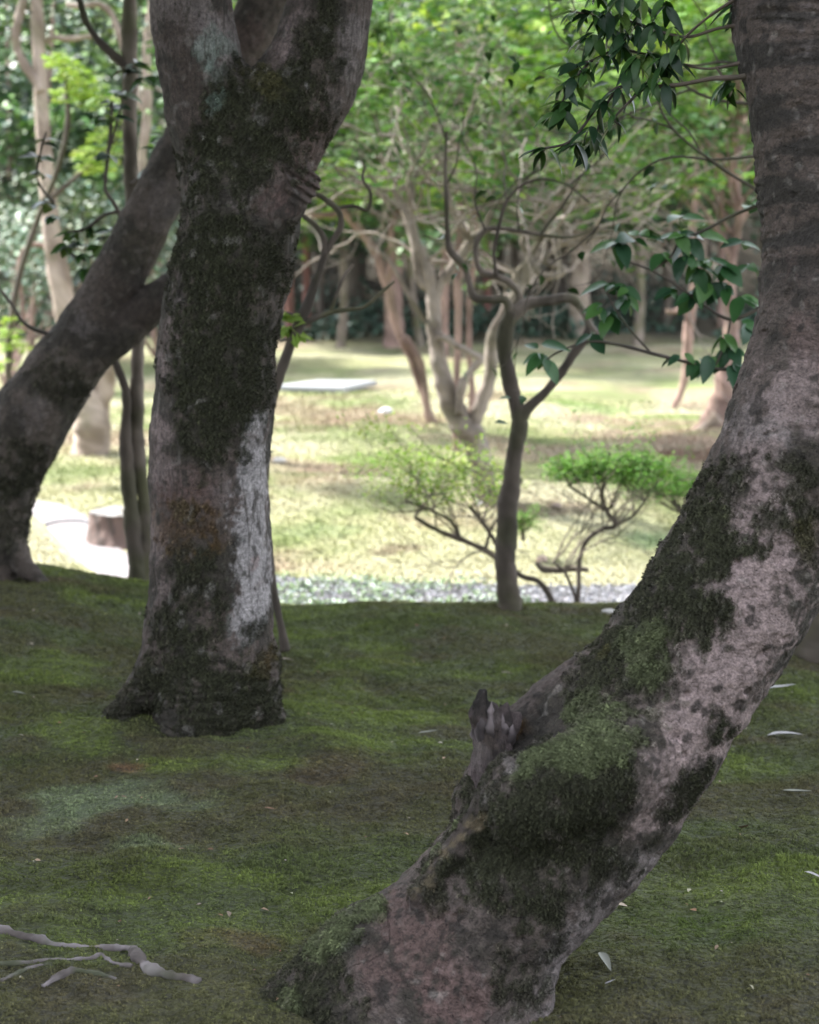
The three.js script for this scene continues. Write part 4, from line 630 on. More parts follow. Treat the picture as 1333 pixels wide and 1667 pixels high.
{ // thin sapling right behind the forked trunk
  const d = 6.2, R = rng(33), t = tree('sapling', 'thin dark sapling standing close behind the forked mossy trunk', 'tree', [462, 1052], d);
  limb(t, 'trunk', [[463, 1060, 9], [459, 1030, 7], [450, 985, 7], [436, 900, 9], [428, 800, 9], [434, 700, 8.5], [449, 630, 8], [466, 580, 8], [484, 535, 8], [503, 488, 7.5], [520, 440, 7], [531, 408, 6.5]], d, BK.dark, { sides: 10, seg: 80 });
  limb(t, 'branch', [[529, 415, 6], [527, 388, 5.5], [514, 368, 5], [492, 350, 4], [470, 330, 3]], d, BK.dark);
  limb(t, 'branch', [[530, 412, 6], [544, 388, 5.5], [555, 366, 5.5], [552, 346, 5], [532, 326, 4.5], [508, 312, 4], [480, 290, 3]], d, BK.dark);
  limb(t, 'branch', [[489, 528, 5], [508, 520, 4.2], [540, 508, 4], [568, 504, 3.6], [592, 500, 3.2], [618, 478, 2.8], [642, 458, 2]], d, BK.mid);
  limb(t, 'branch', [[538, 508, 3.4], [548, 480, 3], [560, 450, 2.5], [575, 430, 2]], d, BK.mid);
  limb(t, 'branch', [[545, 340, 3], [575, 335, 3], [598, 342, 3], [603, 315, 3], [590, 290, 2.5], [595, 270, 2]], d + 0.1, BK.dark);
  const tm = [[0.28, 0.42, 0.08], [0.36, 0.48, 0.12], [0.2, 0.34, 0.06]].map((c) => { const m = M.leafThin.clone(); m.color.setRGB(...c); return m; });
  leafyBranch(t, [[[488, 530, 3], [476, 545, 2], [468, 552, 1.8], [455, 556, 1.5]], [[486, 520, 2.4], [476, 512, 2], [466, 508, 1.6]]], [[470, 512, d, -0.5, 0.3, 5], [482, 522, d, 0.2, 0.6, 5], [462, 535, d, -0.6, -0.2, 5], [478, 540, d, 0.4, -0.6, 5], [486, 545, d, 0.6, -0.2, 4], [460, 515, d, -0.6, 0.3, 4]], { d, len: 0.085, geos: LEAF_B, droop: 0.2, color: BK.dark, seed: 45, mats: tm });
}
{ // camellia behind the leaning trunk
  const d = 6.5, R = rng(34), t = tree('camellia_tree', 'brown trunk almost hidden behind the leaning trunk, its broad dark leaves reaching left', 'tree', [1330, 1040], d);
  limb(t, 'trunk', [[1340, 1070, 50], [1336, 1035, 42], [1338, 980, 38], [1342, 900, 36], [1348, 780, 34], [1352, 640, 32], [1350, 480, 30], [1345, 300, 28], [1340, 120, 26], [1330, -60, 24], [1320, -240, 22]], d, BK.mid, { sides: 14, seg: 60 });
  const lm = [[0.035, 0.11, 0.035], [0.05, 0.14, 0.042], [0.03, 0.085, 0.04], [0.08, 0.19, 0.045]].map((c) => { const m = M.leafDark.clone(); m.color.setRGB(...c); return m; });
  const D = 6.0, st = [[[1345, 640, 6, 6.4], [1280, 615, 5, 6.1], [1220, 602, 4], [1165, 600, 3.4], [1100, 585, 3], [1060, 575, 3], [1010, 562, 2.6], [960, 556, 2.2], [905, 575, 1.6], [885, 590, 1.4]], [[1350, 440, 6, 6.4], [1290, 470, 4.5, 6.1], [1230, 505, 3.4], [1190, 520, 3], [1150, 500, 2.6], [1110, 470, 2.4], [1060, 440, 2], [1020, 425, 1.6]], [[1345, 300, 5, 6.4], [1290, 315, 4, 6.1], [1240, 332, 3], [1190, 352, 2.6], [1140, 378, 2.4], [1105, 390, 2]], [[1190, 520, 2.2], [1180, 560, 2], [1165, 595, 1.8]], [[1060, 575, 2], [1020, 530, 2], [1000, 500, 1.8], [985, 470, 1.6]], [[1105, 390, 2], [1090, 420, 2], [1060, 440, 1.8]]];
  const tp = [[1100, 380, D, -0.7, 0.2], [1120, 400, D, 0, -0.8, 4], [1140, 372, D, 0.2, 0.6, 4], [1110, 345, D, 0, 0.8, 3], [1230, 325, D, 0.5, 0.4, 3], [1020, 385, D, -0.8, 0.2], [1045, 375, D, 0.3, 0.4, 4], [1000, 395, D, -0.9, 0, 4], [1075, 420, D, -0.2, -0.6, 4], [1120, 425, D, 0.3, -0.6], [1140, 440, D, 0.4, -0.4], [1160, 420, D, 0.6, 0.2], [1180, 435, D, 0.6, -0.3, 5], [1150, 465, D, 0, -0.8, 5], [1120, 480, D, -0.6, -0.4, 4], [1185, 470, D, 0.5, -0.6, 4], [1215, 485, D, 0.7, -0.2, 5], [1010, 465, D, -0.5, 0.2, 5], [985, 460, D, -0.8, 0.2, 5], [1020, 490, D, 0, -0.9, 4], [970, 500, D, -0.8, -0.3, 4], [995, 520, D, 0.1, -0.8, 4], [960, 545, D, -0.6, -0.3, 3], [1220, 530, D, 0.6, -0.4, 4], [1180, 555, D, 0.2, -0.8, 4], [1135, 590, D, -0.3, -0.7, 3], [1100, 580, D, -0.8, -0.3, 3], [1160, 592, D, 0.3, -0.7, 4], [1200, 600, D, 0.6, -0.6, 4], [1195, 570, D, 0.5, -0.4, 4], [1085, 470, D, -0.5, 0, 4], [885, 590, D, 0, -0.9, 3], [868, 578, D, -0.7, -0.2, 2], [880, 560, D, 0.3, 0.5, 2], [1220, 430, D, 0.7, 0.3, 4], [1210, 390, D, 0.5, 0.5, 3]];
  leafyBranch(t, st, tp, { d: D, len: 0.105, geos: LEAF_B, per: 5, droop: 0.5, color: BK.dark, seed: 46, mats: lm });
  const tips = twigs(t, R, [[at(1270, 180, 6.4), V(-1, 0.1, 0), 1.1, 0.008], [at(1280, 330, 6.4), V(-1, 0.3, 0.1), 1.1, 0.008], [at(1280, 260, 6.4), V(-1, -0.1, 0.2), 1.0, 0.007], [at(1280, 90, 6.4), V(-1, -0.2, 0), 0.8, 0.007]], { color: BK.dark, level: 3, fork: 0.35, wander: 0.6 });
  instances('leaves', LEAF_SMALL, M.leafDark, leavesAt(R, tips.filter((q, i) => i % 2 === 0), 1, 0.1, 0.06, [[0.03, 0.08, 0.02], [0.05, 0.12, 0.03]]), t);
  overhead(t, R, V(3.4, 5.0, -6.8), [2.6, 1.0, 2.0], 70, 90);
}
// thin fresh-leaved shrubs on the path's edge
function azalea(label, base, d, stems, crownC, rad, n, per, size, cols, seed, flat = 0.05) {
  const R = rng(seed), t = tree('azalea_bush', label, 'bush', base, d);
  stems.forEach((s) => limb(t, 'stem', s, d, BK.dark, { sides: 7 }));
  const starts = []; for (let i = 0; i < 26; i++) { const s = stems[Math.floor(R() * stems.length)], q = s[Math.floor(s.length * (0.5 + R() * 0.5))]; const p = at(q[0], q[1], d), c = at(crownC[0] + (R() * 2 - 1) * rad[0] / mpp(d) * 0.9, crownC[1] - R() * 10 + (R() * 2 - 1) * rad[1] / mpp(d), d + (R() - 0.5) * rad[2]); const v = c.sub(p); starts.push([p, v, v.length() * 0.9, 0.006]); }
  const tips = twigs(t, R, starts, { level: 2, step: 0.04, wander: 0.55, fork: 0.3, color: BK.mid, lift: 0.03 }), c = at(crownC[0], crownC[1], d);
  const lv = sprays(R, c, rad, n, per, size, cols, { flat, sr: 0.09, droop: -0.1, hollow: 0.1 });
  instances('leaves', LEAF_SMALL, M.leafThin, lv.concat(leavesAt(R, tips.filter((q) => q[0].y > c.y - rad[1] * 0.4), 2, 0.06, size, cols, 0)), t);
}
azalea('sparse yellow green bush spreading left from behind the slim tree', [903, 990], 8.75, [[[905, 996, 6], [892, 966, 5.5], [876, 946, 5], [850, 938, 5], [822, 918, 5], [790, 896, 5], [750, 878, 4.5], [710, 862, 4], [675, 842, 3]], [[822, 918, 4], [805, 880, 4], [785, 850, 3.5], [765, 825, 3]], [[750, 878, 3], [735, 850, 3], [700, 830, 2.5], [660, 815, 2]], [[790, 896, 3], [800, 860, 3], [830, 820, 2.5], [850, 780, 2]]], [715, 778], [0.5, 0.17, 0.4], 120, 16, 0.028, [[0.20, 0.32, 0.03], [0.14, 0.26, 0.022], [0.26, 0.36, 0.05]], 51);
azalea('small tree-like bush with a fresh green top on a crooked stem, beside the leaning trunk', [940, 990], 8.8, [[[940, 996, 5], [942, 950, 4.5], [945, 905, 4.5], [958, 876, 4.5], [980, 862, 4.5], [1002, 855, 4.5], [988, 832, 4], [980, 805, 3.5], [985, 780, 3]], [[1002, 855, 3], [1030, 840, 2.6], [1050, 815, 2]], [[940, 985, 3.5], [928, 950, 3], [918, 930, 2.6], [900, 915, 2]], [[985, 830, 3], [955, 810, 2.6], [925, 790, 2]]], [998, 760], [0.36, 0.06, 0.22], 170, 24, 0.027, [[0.09, 0.22, 0.014], [0.13, 0.28, 0.02], [0.06, 0.16, 0.014]], 52);
azalea('low rounded green bush just right of the slim trunk', [852, 872], 10.6, [[[852, 880, 4], [850, 865, 3.5], [846, 855, 3]]], [852, 852], [0.11, 0.05, 0.1], 20, 20, 0.024, [[0.11, 0.24, 0.03], [0.14, 0.28, 0.04]], 53);
azalea('fresh green bush half hidden behind the leaning trunk', [1122, 862], 9.8, [[[1122, 862, 4], [1112, 835, 3.5], [1092, 808, 3]]], [1075, 790], [0.3, 0.08, 0.25], 120, 26, 0.026, [[0.08, 0.19, 0.016], [0.11, 0.25, 0.02]], 54);

{ // pale crooked tree in the middle of the lawn
  const d = far(797, 818), R = rng(35), t = tree('crooked_tree', 'pale crooked tree with many twisting limbs in the middle of the bright lawn', 'tree', [795, 822], d);
  limb(t, 'trunk', [[812, 850, 26], [800, 815, 22], [786, 770, 20], [774, 725, 21], [757, 694, 22], [738, 665, 19], [722, 620, 16], [713, 580, 14], [708, 540, 13], [706, 500, 12], [700, 460, 11], [690, 425, 9], [676, 395, 9], [668, 350, 7], [672, 290, 5]], d, BK.crooked, { sides: 14, seg: 90 });
  limb(t, 'limb', [[757, 705, 15], [768, 690, 14], [783, 655, 12], [797, 615, 11], [801, 575, 11], [803, 545, 11], [818, 515, 10], [838, 482, 9.5], [852, 455, 7], [860, 425, 7], [880, 390, 5], [900, 340, 4]], d, BK.crooked, { seg: 60 });
  limb(t, 'limb', [[748, 675, 9], [748, 645, 8], [759, 615, 7], [776, 594, 6.5], [782, 585, 6.5], [762, 572, 6], [738, 560, 6], [728, 552, 5.5], [712, 546, 6]], d - 0.1, BK.crooked);
  limb(t, 'limb', [[706, 485, 10], [716, 462, 10], [734, 438, 9], [752, 416, 8], [766, 394, 7], [790, 370, 6], [800, 330, 4]], d, BK.crooked);
  limb(t, 'limb', [[700, 470, 8], [684, 455, 8], [678, 420, 8], [672, 390, 7], [660, 350, 5], [640, 310, 4]], d, BK.crooked);
  limb(t, 'limb', [[856, 462, 7], [870, 432, 6], [878, 446, 6], [900, 450, 6], [919, 438, 5.5], [897, 430, 5], [886, 425, 4], [910, 400, 4], [945, 395, 3]], d, BK.crooked);
  limb(t, 'limb', [[824, 505, 6], [850, 466, 5], [838, 450, 5], [860, 420, 4], [850, 395, 4], [870, 360, 3]], d, BK.crooked);
  limb(t, 'limb', [[712, 548, 5], [690, 520, 4.5], [665, 480, 4], [650, 450, 4], [630, 420, 3], [600, 400, 2]], d, BK.crooked);
  const S = [[672, 290], [900, 340], [800, 330], [640, 310], [945, 395], [870, 360], [766, 394], [852, 455], [690, 425], [668, 350], [880, 390], [910, 400]];
  const tips = twigs(t, R, S.flatMap(([x, y]) => [0, 1, 2, 3].map(() => [at(x, y, d), V(R() * 2.4 - 1.2, 0.15 + R() * 0.7, R() * 1.6 - 0.8), 0.9 + R() * 0.9, 0.013])), { level: 3, fork: 0.32, wander: 0.75, color: BK.crooked, step: 0.12 });
  const lv = leavesAt(R, tips.filter((q) => q[0].y > 2.15), 1, 0.2, 0.06, M_GREEN), c = at(775, 130, d);
  instances('crown', LEAF_STAR, M.leafThin, lv.concat(sprays(R, V(c.x, 3.45, c.z), [1.9, 0.9, 1.3], 45, 40, 0.075, Y_GREEN, { sr: 0.4, flat: 0.06 })), t);
}
{ // thin pinkish pair of stems, further back
  const d = far(702, 688), R = rng(36), t = tree('double_stem_tree', 'thin pinkish tree of two joined stems beyond the crooked tree, bending up to the left', 'tree', [702, 688], d);
  limb(t, 'trunk', [[707, 700, 9], [702, 684, 7], [693, 654, 6.5], [678, 610, 6.2], [665, 574, 7], [650, 542, 7.5], [639, 503, 7.5], [631, 468, 7.5], [622, 445, 7], [611, 412, 7], [592, 382, 7], [562, 347, 7], [544, 326, 7], [508, 312, 6], [470, 280, 5]], d, BK.pinkish, { seg: 90 });
  limb(t, 'stem', [[705, 690, 9], [696, 672, 7], [691, 628, 6], [684, 590, 6.5], [673, 570, 7], [655, 548, 8]], d - 0.06, BK.pinkish);
  limb(t, 'limb', [[628, 455, 7], [640, 420, 6], [636, 380, 5], [650, 330, 5], [640, 270, 4]], d, BK.pinkish);
  limb(t, 'limb', [[592, 382, 6], [565, 352, 5], [530, 350, 5], [500, 352, 4]], d, BK.pinkish);
  const tips = twigs(t, R, [[600, 385], [544, 326], [636, 380], [650, 330], [640, 270], [508, 312], [565, 352]].flatMap(([x, y]) => [0, 1].map(() => [at(x, y, d), V(R() * 2 - 1, 0.2 + R(), R() * 1.6 - 0.8), 1.4, 0.013])), { level: 2, fork: 0.35, wander: 0.7, color: BK.mid, step: 0.2 });
  const c = at(600, 200, d);
  instances('crown', LEAF_STAR, M.leafThin, leavesAt(R, tips, 4, 0.35, 0.07, M_GREEN).concat(sprays(R, V(c.x, 3.9, c.z), [2.2, 1.7, 1.4], 100, 60, 0.075, Y_GREEN.concat(M_GREEN), { sr: 0.5, flat: 0.08 })), t);
}
{ // flared pinkish trunk by the leaning trunk
  const d = far(1165, 695), R = rng(37), t = tree('flared_tree', 'pinkish trunk flaring into a pale root on a brown mound', 'tree', [1165, 695], d);
  limb(t, 'trunk', [[1166, 715, 44], [1168, 692, 32], [1174, 660, 22], [1181, 620, 18], [1187, 575, 14], [1191, 525, 11], [1188, 475, 9], [1192, 420, 7], [1204, 350, 6], [1196, 270, 5], [1205, 180, 4], [1190, 90, 3]], d, BK.pinkish, { seg: 70, sides: 14 });
  limb(t, 'root', [[1170, 680, 14], [1152, 694, 9], [1134, 706, 6], [1118, 714, 4]], d - 0.15, BK.pale);
  const tips = twigs(t, R, [[1190, 420], [1196, 300], [1200, 200], [1196, 260], [1190, 380], [1200, 340]].flatMap(([x, y]) => [0, 1, 2, 3].map(() => [at(x, y, d), V(R() * 2 - 1.3, 0.3 + R(), R() * 1.6 - 0.8), 1.8, 0.02])), { level: 3, fork: 0.35, wander: 0.7, color: BK.pinkish, step: 0.2 });
  const c = at(1100, 180, d);
  instances('crown', LEAF_STAR, M.leafThin, leavesAt(R, tips, 2, 0.35, 0.07, M_GREEN).concat(sprays(R, V(c.x, 4.1, c.z), [2.3, 1.9, 1.6], 110, 60, 0.075, Y_GREEN.concat(M_GREEN), { sr: 0.5, flat: 0.08 })), t);
}
{
  const d = far(1098, 664), R = rng(38), t = tree('thin_tree', 'thin brown stem bent at its foot, left of the flared pinkish trunk', 'tree', [1098, 664], d);
  limb(t, 'trunk', [[1094, 672, 8], [1100, 656, 6], [1111, 632, 6], [1117, 600, 6], [1119, 560, 8], [1122, 520, 8.5], [1127, 482, 7.5], [1131, 440, 6], [1126, 380, 5], [1135, 300, 4], [1125, 220, 3]], d, BK.pinkish, { seg: 50 });
  limb(t, 'branch', [[1127, 478, 4], [1112, 500, 4], [1096, 508, 3.5], [1085, 506, 3]], d, BK.pinkish);
  const c = at(1010, 150, d);
  instances('crown', LEAF_STAR, M.leafThin, sprays(R, V(c.x, 5.2, c.z), [2.4, 1.7, 1.6], 100, 55, 0.08, Y_GREEN, { sr: 0.5, flat: 0.08 }), t);
}
{ // pale forked tree at the left, with the tall stem
  const d = far(150, 738), R = rng(39), t = tree('pale_tree', 'pale tree with mossy forked foot and tall whitish stem, left behind the dark leaning trunk', 'tree', [150, 738], d);
  limb(t, 'trunk', [[146, 765, 36], [148, 735, 32], [150, 700, 31], [146, 672, 27], [133, 635, 20], [122, 592, 18], [114, 540, 19], [103, 490, 18], [93, 430, 17], [84, 370, 15], [78, 310, 13], [73, 250, 12], [69, 190, 11], [65, 130, 11], [62, 60, 11], [60, 0, 11], [58, -90, 10]], d, BK.pale, { seg: 110, sides: 16, rough: 0.09, fr: 4 });
  limb(t, 'stem', [[154, 705, 24], [162, 660, 19], [172, 612, 16], [183, 565, 15], [200, 510, 13], [216, 440, 11], [226, 350, 9], [231, 260, 8], [240, 180, 7], [238, 100, 7], [245, 10, 6], [250, -80, 5]], d + 0.1, BK.pale, { seg: 80, sides: 12 });
  limb(t, 'branch', [[66, 150, 8], [60, 134, 8], [42, 108, 7], [27, 76, 7], [28, 40, 7], [37, 2, 6.5], [44, -50, 6]], d - 0.05, BK.pale);
  limb(t, 'branch', [[232, 180, 6], [210, 110, 6], [192, 50, 5.5], [178, 18, 5], [161, 7, 5], [130, 10, 4.5], [108, 8, 4]], d, BK.pale);
  limb(t, 'branch', [[66, 70, 5], [85, 62, 5], [115, 63, 4.5], [150, 58, 4]], d, BK.pale);
  limb(t, 'branch', [[98, 470, 5], [70, 400, 4], [40, 405, 4], [30, 440, 3.6], [35, 480, 3], [40, 540, 3]], d, BK.pinkish);
  const c = at(170, 20, d);
  instances('crown', LEAF_ROUND, M.leafGloss, sprays(R, V(c.x, 5.1, c.z - 0.5), [2.2, 1.2, 1.4], 70, 55, 0.08, B_GREEN.concat(M_GREEN), { sr: 0.45 }), t);
}
{ // bright young maple
  const d = 13.6, R = rng(40), t = tree('young_maple', 'young maple with layered bright yellow green leaves beside the tall pale stem', 'tree', [30, 760], d);
  limb(t, 'trunk', [[20, 790, 7], [22, 700, 6], [14, 600, 6], [25, 480, 5], [60, 360, 5], [95, 270, 4.5], [110, 200, 4], [105, 120, 3]], d, BK.dark, { seg: 50 });
  limb(t, 'branch', [[70, 335, 4], [110, 300, 3.5], [150, 265, 3], [185, 230, 2.5], [205, 190, 2]], d, BK.dark);
  const lv = [];
  for (const [x, y, w, n] of [[105, 100, 30, 60], [125, 120, 36, 90], [140, 140, 40, 110], [155, 160, 36, 90], [110, 150, 34, 70], [175, 215, 36, 90], [150, 245, 34, 100], [165, 262, 30, 90], [185, 240, 26, 60], [145, 270, 24, 60], [195, 190, 24, 40], [90, 90, 20, 30], [10, 540, 30, 70], [24, 560, 26, 60], [5, 590, 26, 50], [18, 520, 20, 30]]) for (let i = 0; i < n; i++) { const a = R() * 6.283, l = Math.sqrt(R()) * w; lv.push({ p: at(x + Math.cos(a) * l, y + Math.sin(a) * l * 0.4 + l * 0.15, d + (R() - 0.5) * 0.5), e: [0.3 + (R() - 0.5) * 0.8, R() * 6.283, (R() - 0.5) * 0.8], s: 0.045 * (0.7 + R() * 0.6), c: vary([[0.27, 0.40, 0.05], [0.22, 0.36, 0.045], [0.32, 0.42, 0.08]][i % 3], R, 0.25, 0.1) }); }
  instances('crown', LEAF_STAR, M.leafThin, lv, t);
}
{ // green maple whose foliage fills the upper middle
  const d = 16.2, R = rng(47), t = tree('green_maple', 'maple with a wide veil of light green leaves filling the upper middle', 'tree', [745, 745], d);
  limb(t, 'trunk', [[747, 770, 9], [745, 735, 7], [741, 690, 6], [744, 600, 6], [746, 520, 6], [744, 440, 6], [750, 350, 6], [742, 250, 6], [752, 150, 5], [745, 50, 4]], d, BK.pinkish, { seg: 50 });
  limb(t, 'stem', [[760, 770, 7], [762, 730, 5.5], [768, 640, 5], [763, 560, 5], [766, 470, 5], [775, 400, 5], [770, 300, 4]], d + 0.2, BK.pinkish, { seg: 40 });
  limb(t, 'branch', [[750, 330, 5], [800, 250, 4], [860, 180, 4], [930, 130, 3], [1000, 90, 2]], d, BK.mid);
  limb(t, 'branch', [[742, 260, 5], [700, 190, 4], [650, 130, 3], [610, 60, 2.5]], d, BK.mid);
  const c = at(790, 110, d);
  instances('crown', LEAF_STAR, M.leafThin, sprays(R, V(c.x, 3.55, c.z), [3.0, 1.5, 1.8], 120, 38, 0.095, Y_GREEN, { sr: 0.5, flat: 0.06 }), t);
}

// ───────────────────────── forest behind the lawn ─────────────────────────
const FOREST = [
  ['thin grey trunk standing alone right of the sapling, at the far edge of the lawn', 556, 400, 572, 9, 'mid', 33], ['reddish trunk at the far edge, nearest to the forked mossy trunk', 474, 360, 578, 9, 'reddish', 34],
  ['second reddish trunk at the far edge, right of the first', 499, 380, 574, 8, 'reddish', 35], ['dim slender trunk between the reddish trunks and the grey one', 524, 400, 566, 7, 'dark', 37], ['broad brown trunk behind the pinkish double stem', 642, 380, 572, 19, 'pinkish', 33],
  ['slanting grey trunk right of the broad brown one', 684, 400, 572, 8, 'mid', 33], ['pinkish stem behind the crooked tree', 722, 380, 590, 9, 'pinkish', 30], ['very thin pale stem between the limbs of the crooked tree', 745, 420, 600, 5, 'pinkish', 28], ['faint brown trunk right of the limbs of the crooked tree', 790, 420, 560, 8, 'reddish', 36],
  ['dim trunk in the dark gap above the blue-green plants', 905, 400, 556, 10, 'dark', 38], ['big pale trunk glowing behind the twisting limbs', 944, 220, 548, 21, 'pale', 35], ['brown trunk behind the camellia leaves', 1036, 380, 566, 10, 'mid', 34], ['dark trunk at the far edge behind the thin bent stem', 1080, 380, 562, 9, 'dark', 36],
  ['reddish trunk at the left edge, thinner than its neighbour', 28, 380, 590, 6, 'pinkish', 30], ['leaning pink trunk at the left edge beside the tall pale stem', 52, 380, 592, 7, 'pinkish', 29], ['tall dark trunk in the far wood, left of the upright grey stem', 128, -60, 420, 11, 'dark', 44], ['second tall dark trunk in the far wood', 152, -60, 420, 9, 'dark', 46], ['tall trunk in the far wood close to the top left corner', 40, -60, 420, 12, 'dark', 45],
  ['straight far trunk rising through the maple leaves', 836, -40, 520, 9, 'mid', 40], ['far trunk seen between the leaves and the leaning trunk', 1172, 260, 540, 9, 'pinkish', 36],
];
FOREST.forEach(([label, x, y0, y1, r, k, d], i) => {
  const R = rng(200 + i), g = groundAt(x, y1), dd = Math.min(d, 60), t = thing('forest_tree', label, 'tree', V((x - 666.5) / F * dd / Math.cos(0), height((x - 666.5) / F * dd, dd), -dd)), o = t.position;
  const w = (s) => (R() - 0.5) * s, H = 6.5 + R() * 3, rr = 0.78 * r * mpp(dd), lean = (x === 684 ? -0.16 : x === 52 ? 0.1 : w(0.06));
  const pts = [[0, -0.3, 1.5], [0, 0.1, 1.2], [0.04, 0.8, 1], [0.1, 1.8, 0.92], [0.2, 3, 0.85], [0.3, 4.5, 0.75], [0.4, H, 0.45]].map(([q, y, m]) => [V(o.x + lean * y + w(0.12) * (y > 0.5 ? 1 : 0), o.y + y, o.z + w(0.1)), rr * m]);
  put('trunk', tube(pts, { sides: 10, seg: 40, rough: 0.14, fr: 6, color: BK[k] }), M.bark, t);
  instances('crown', LEAF_ROUND, M.leafGloss, sprays(R, V(o.x + lean * H, o.y + 4.4, o.z), [2.4, 2.5, 1.8], 90, 36, 0.16, i % 3 ? B_GREEN.concat(M_GREEN) : M_GREEN, { sr: 0.6, flat: 0.2 }), t);
});
{ // undergrowth along the foot of the wood and the mass of leaves above it
  const R = rng(71), T = [], U = [];
  for (let i = 0; i < 26000; i++) { const d = 34.5 + R() * R() * 10, x = (R() * 2 - 1) * 22, b = noise(x * 0.5, d * 0.5, 3); if (b < -0.2 && d < 36.5) continue; const h = R() * (0.25 + 0.5 * sstep(-0.2, 0.4, b)) * (d > 38 ? 1.4 : 1); T.push({ p: V(x, height(x, d) + h, -d), e: [(R() - 0.3) * 1.4, R() * 6.28, (R() - 0.5) * 1.2], s: 0.13 * (0.6 + R() * 0.9), c: vary(x > -6 ? [0.045, 0.085, 0.06] : [0.05, 0.09, 0.045], R, 0.4, 0.15) }); }
  instances('undergrowth', LEAF_ROUND, M.leafGloss, T, scene).userData.label = 'low blue-green undergrowth along the foot of the wood';
  for (let i = 0; i < 4200; i++) {                             // the wood climbing the slope
    const d = 37.5 + 34 * Math.pow(R(), 1.2), x = (R() * 2 - 1) * (d * 0.55 + 3), lift = d < 46 ? 2.2 + R() * 6 : 0.3 + R() * 5.5, c0 = [[0.028, 0.06, 0.034], [0.034, 0.072, 0.036], [0.05, 0.10, 0.025], [0.026, 0.052, 0.034], [0.05, 0.085, 0.048]][Math.floor(R() * 5)], y = height(x, d) + lift, s = 0.9 + R() * 0.6, cv = vary(c0, R, 0.3, 0.1);
    for (let k = 0; k < 34; k++) { const a = R() * 6.283, l = Math.sqrt(R()) * s; U.push({ p: V(x + Math.cos(a) * l, y + (R() - 0.5) * 0.9 - l * l * 0.2, -d + Math.sin(a) * l), e: [0.3 + (R() - 0.5) * 1.1, R() * 6.283, (R() - 0.5) * 1.1], s: 0.2 * (0.6 + R() * 0.8), c: vary(cv, R, 0.3, 0.1) }); }
  }
  instances('far_wood', LEAF_ROUND, M.leafGloss, U, scene).userData.label = 'mass of blue-green foliage of the far wood on the slope';
  const tr = [];
  for (let i = 0; i < 130; i++) { const d = 39 + R() * 26, x = (R() * 2 - 1) * d * 0.5, h = 6 + R() * 4, r = 0.08 + R() * 0.1, y = height(x, d); tr.push(tube([[V(x, y - 0.3, -d), r * 1.2], [V(x + (R() - 0.5) * 0.4, y + h * 0.5, -d), r], [V(x + (R() - 0.5) * 0.9, y + h, -d), r * 0.5]], { sides: 6, seg: 6, color: BK.dark })); }
  put('far_trunks', mergeGeometries(tr), M.bark, scene, 'stuff').userData.label = 'thin trunks of the far wood too many to tell apart';
}
{ // unseen grove added behind the viewer and to the sides to keep low sky off trunks and moss
  const R = rng(91), T = [], tr = [];
  for (let i = 0; i < 1050; i++) {
    const side = R(); let x, d; if (side < 0.62) { x = (R() * 2 - 1) * 13; d = -4.5 - R() * 8; } else if (side < 0.85) { x = -6.5 - R() * 6; d = -5 + R() * 11; } else { x = 9 + R() * 6; d = -5 + R() * 8; }
    const y = height(x, d) + 0.2 + R() * 6.5, s = 0.7 + R() * 0.5;
    for (let k = 0; k < 40; k++) { const a = R() * 6.283, l = Math.sqrt(R()) * s; T.push({ p: V(x + Math.cos(a) * l, y + (R() - 0.5) * 0.7, -d + Math.sin(a) * l), e: [0.3 + (R() - 0.5) * 1.3, R() * 6.283, (R() - 0.5) * 1.3], s: 0.2 * (0.6 + R() * 0.8), c: vary([0.04, 0.07, 0.025], R, 0.3, 0.1) }); }
  }
  for (let i = 0; i < 26; i++) { const x = (R() * 2 - 1) * 12, d = -5 - R() * 7, y = height(x, d); tr.push(tube([[V(x, y - 0.3, -d), 0.2], [V(x + R() - 0.5, y + 3, -d), 0.15], [V(x + R() * 2 - 1, y + 6.5, -d), 0.07]], { sides: 7, seg: 8, color: BK.dark })); }
  instances('added_grove_leaves', LEAF_ROUND, M.leafDull, T, scene).userData.label = 'leaves of an unseen grove added around the viewing place to block low sky';
  put('added_grove_trunks', mergeGeometries(tr), M.bark, scene, 'stuff').userData.label = 'trunks of an unseen grove added around the viewing place';
  const o = scene.children.filter((q) => q.name === 'leaning_tree')[0];
  overhead(o, R, V(0, 5.4, 2.5), [7, 0.9, 5], 30, 80, 0.16);  // unseen leaves added above and behind the viewer to cut sky light
}
// shrubs of pale leaves on the left, before the wood
[[10, 470, 24, 1.7, 'pale whitish green shrub at the left edge before the wood'], [150, 480, 27, 2.0, 'pale whitish green shrub behind the dark leaning trunk'], [255, 500, 30, 1.9, 'blue-green shrub seen right of the dark leaning trunk']].forEach(([x, y, d, s, label], i) => {
  const R = rng(300 + i), p = V((x - 666.5) / F * d, 0, -d); p.y = height(p.x, d); const t = thing('shrub', label, 'shrub', p);
  const st = []; for (let k = 0; k < 6; k++) grow(st, null, p.clone(), V(R() - 0.5, 1, R() - 0.5), s * 0.9, 0.03, 1, R, { step: 0.2, wander: 0.4, fork: 0.3, color: BK.pinkish });
  put('stems', mergeGeometries(st), M.twig, t);
  instances('foliage', LEAF_ROUND, M.leafGloss, sprays(R, V(p.x, p.y + s * 1.15, p.z), [s, s * 0.55, s * 0.7], 80, 30, 0.1, [[0.12, 0.17, 0.11], [0.08, 0.13, 0.08], [0.16, 0.2, 0.14]], { sr: 0.35, flat: 0.15 }), t);
});

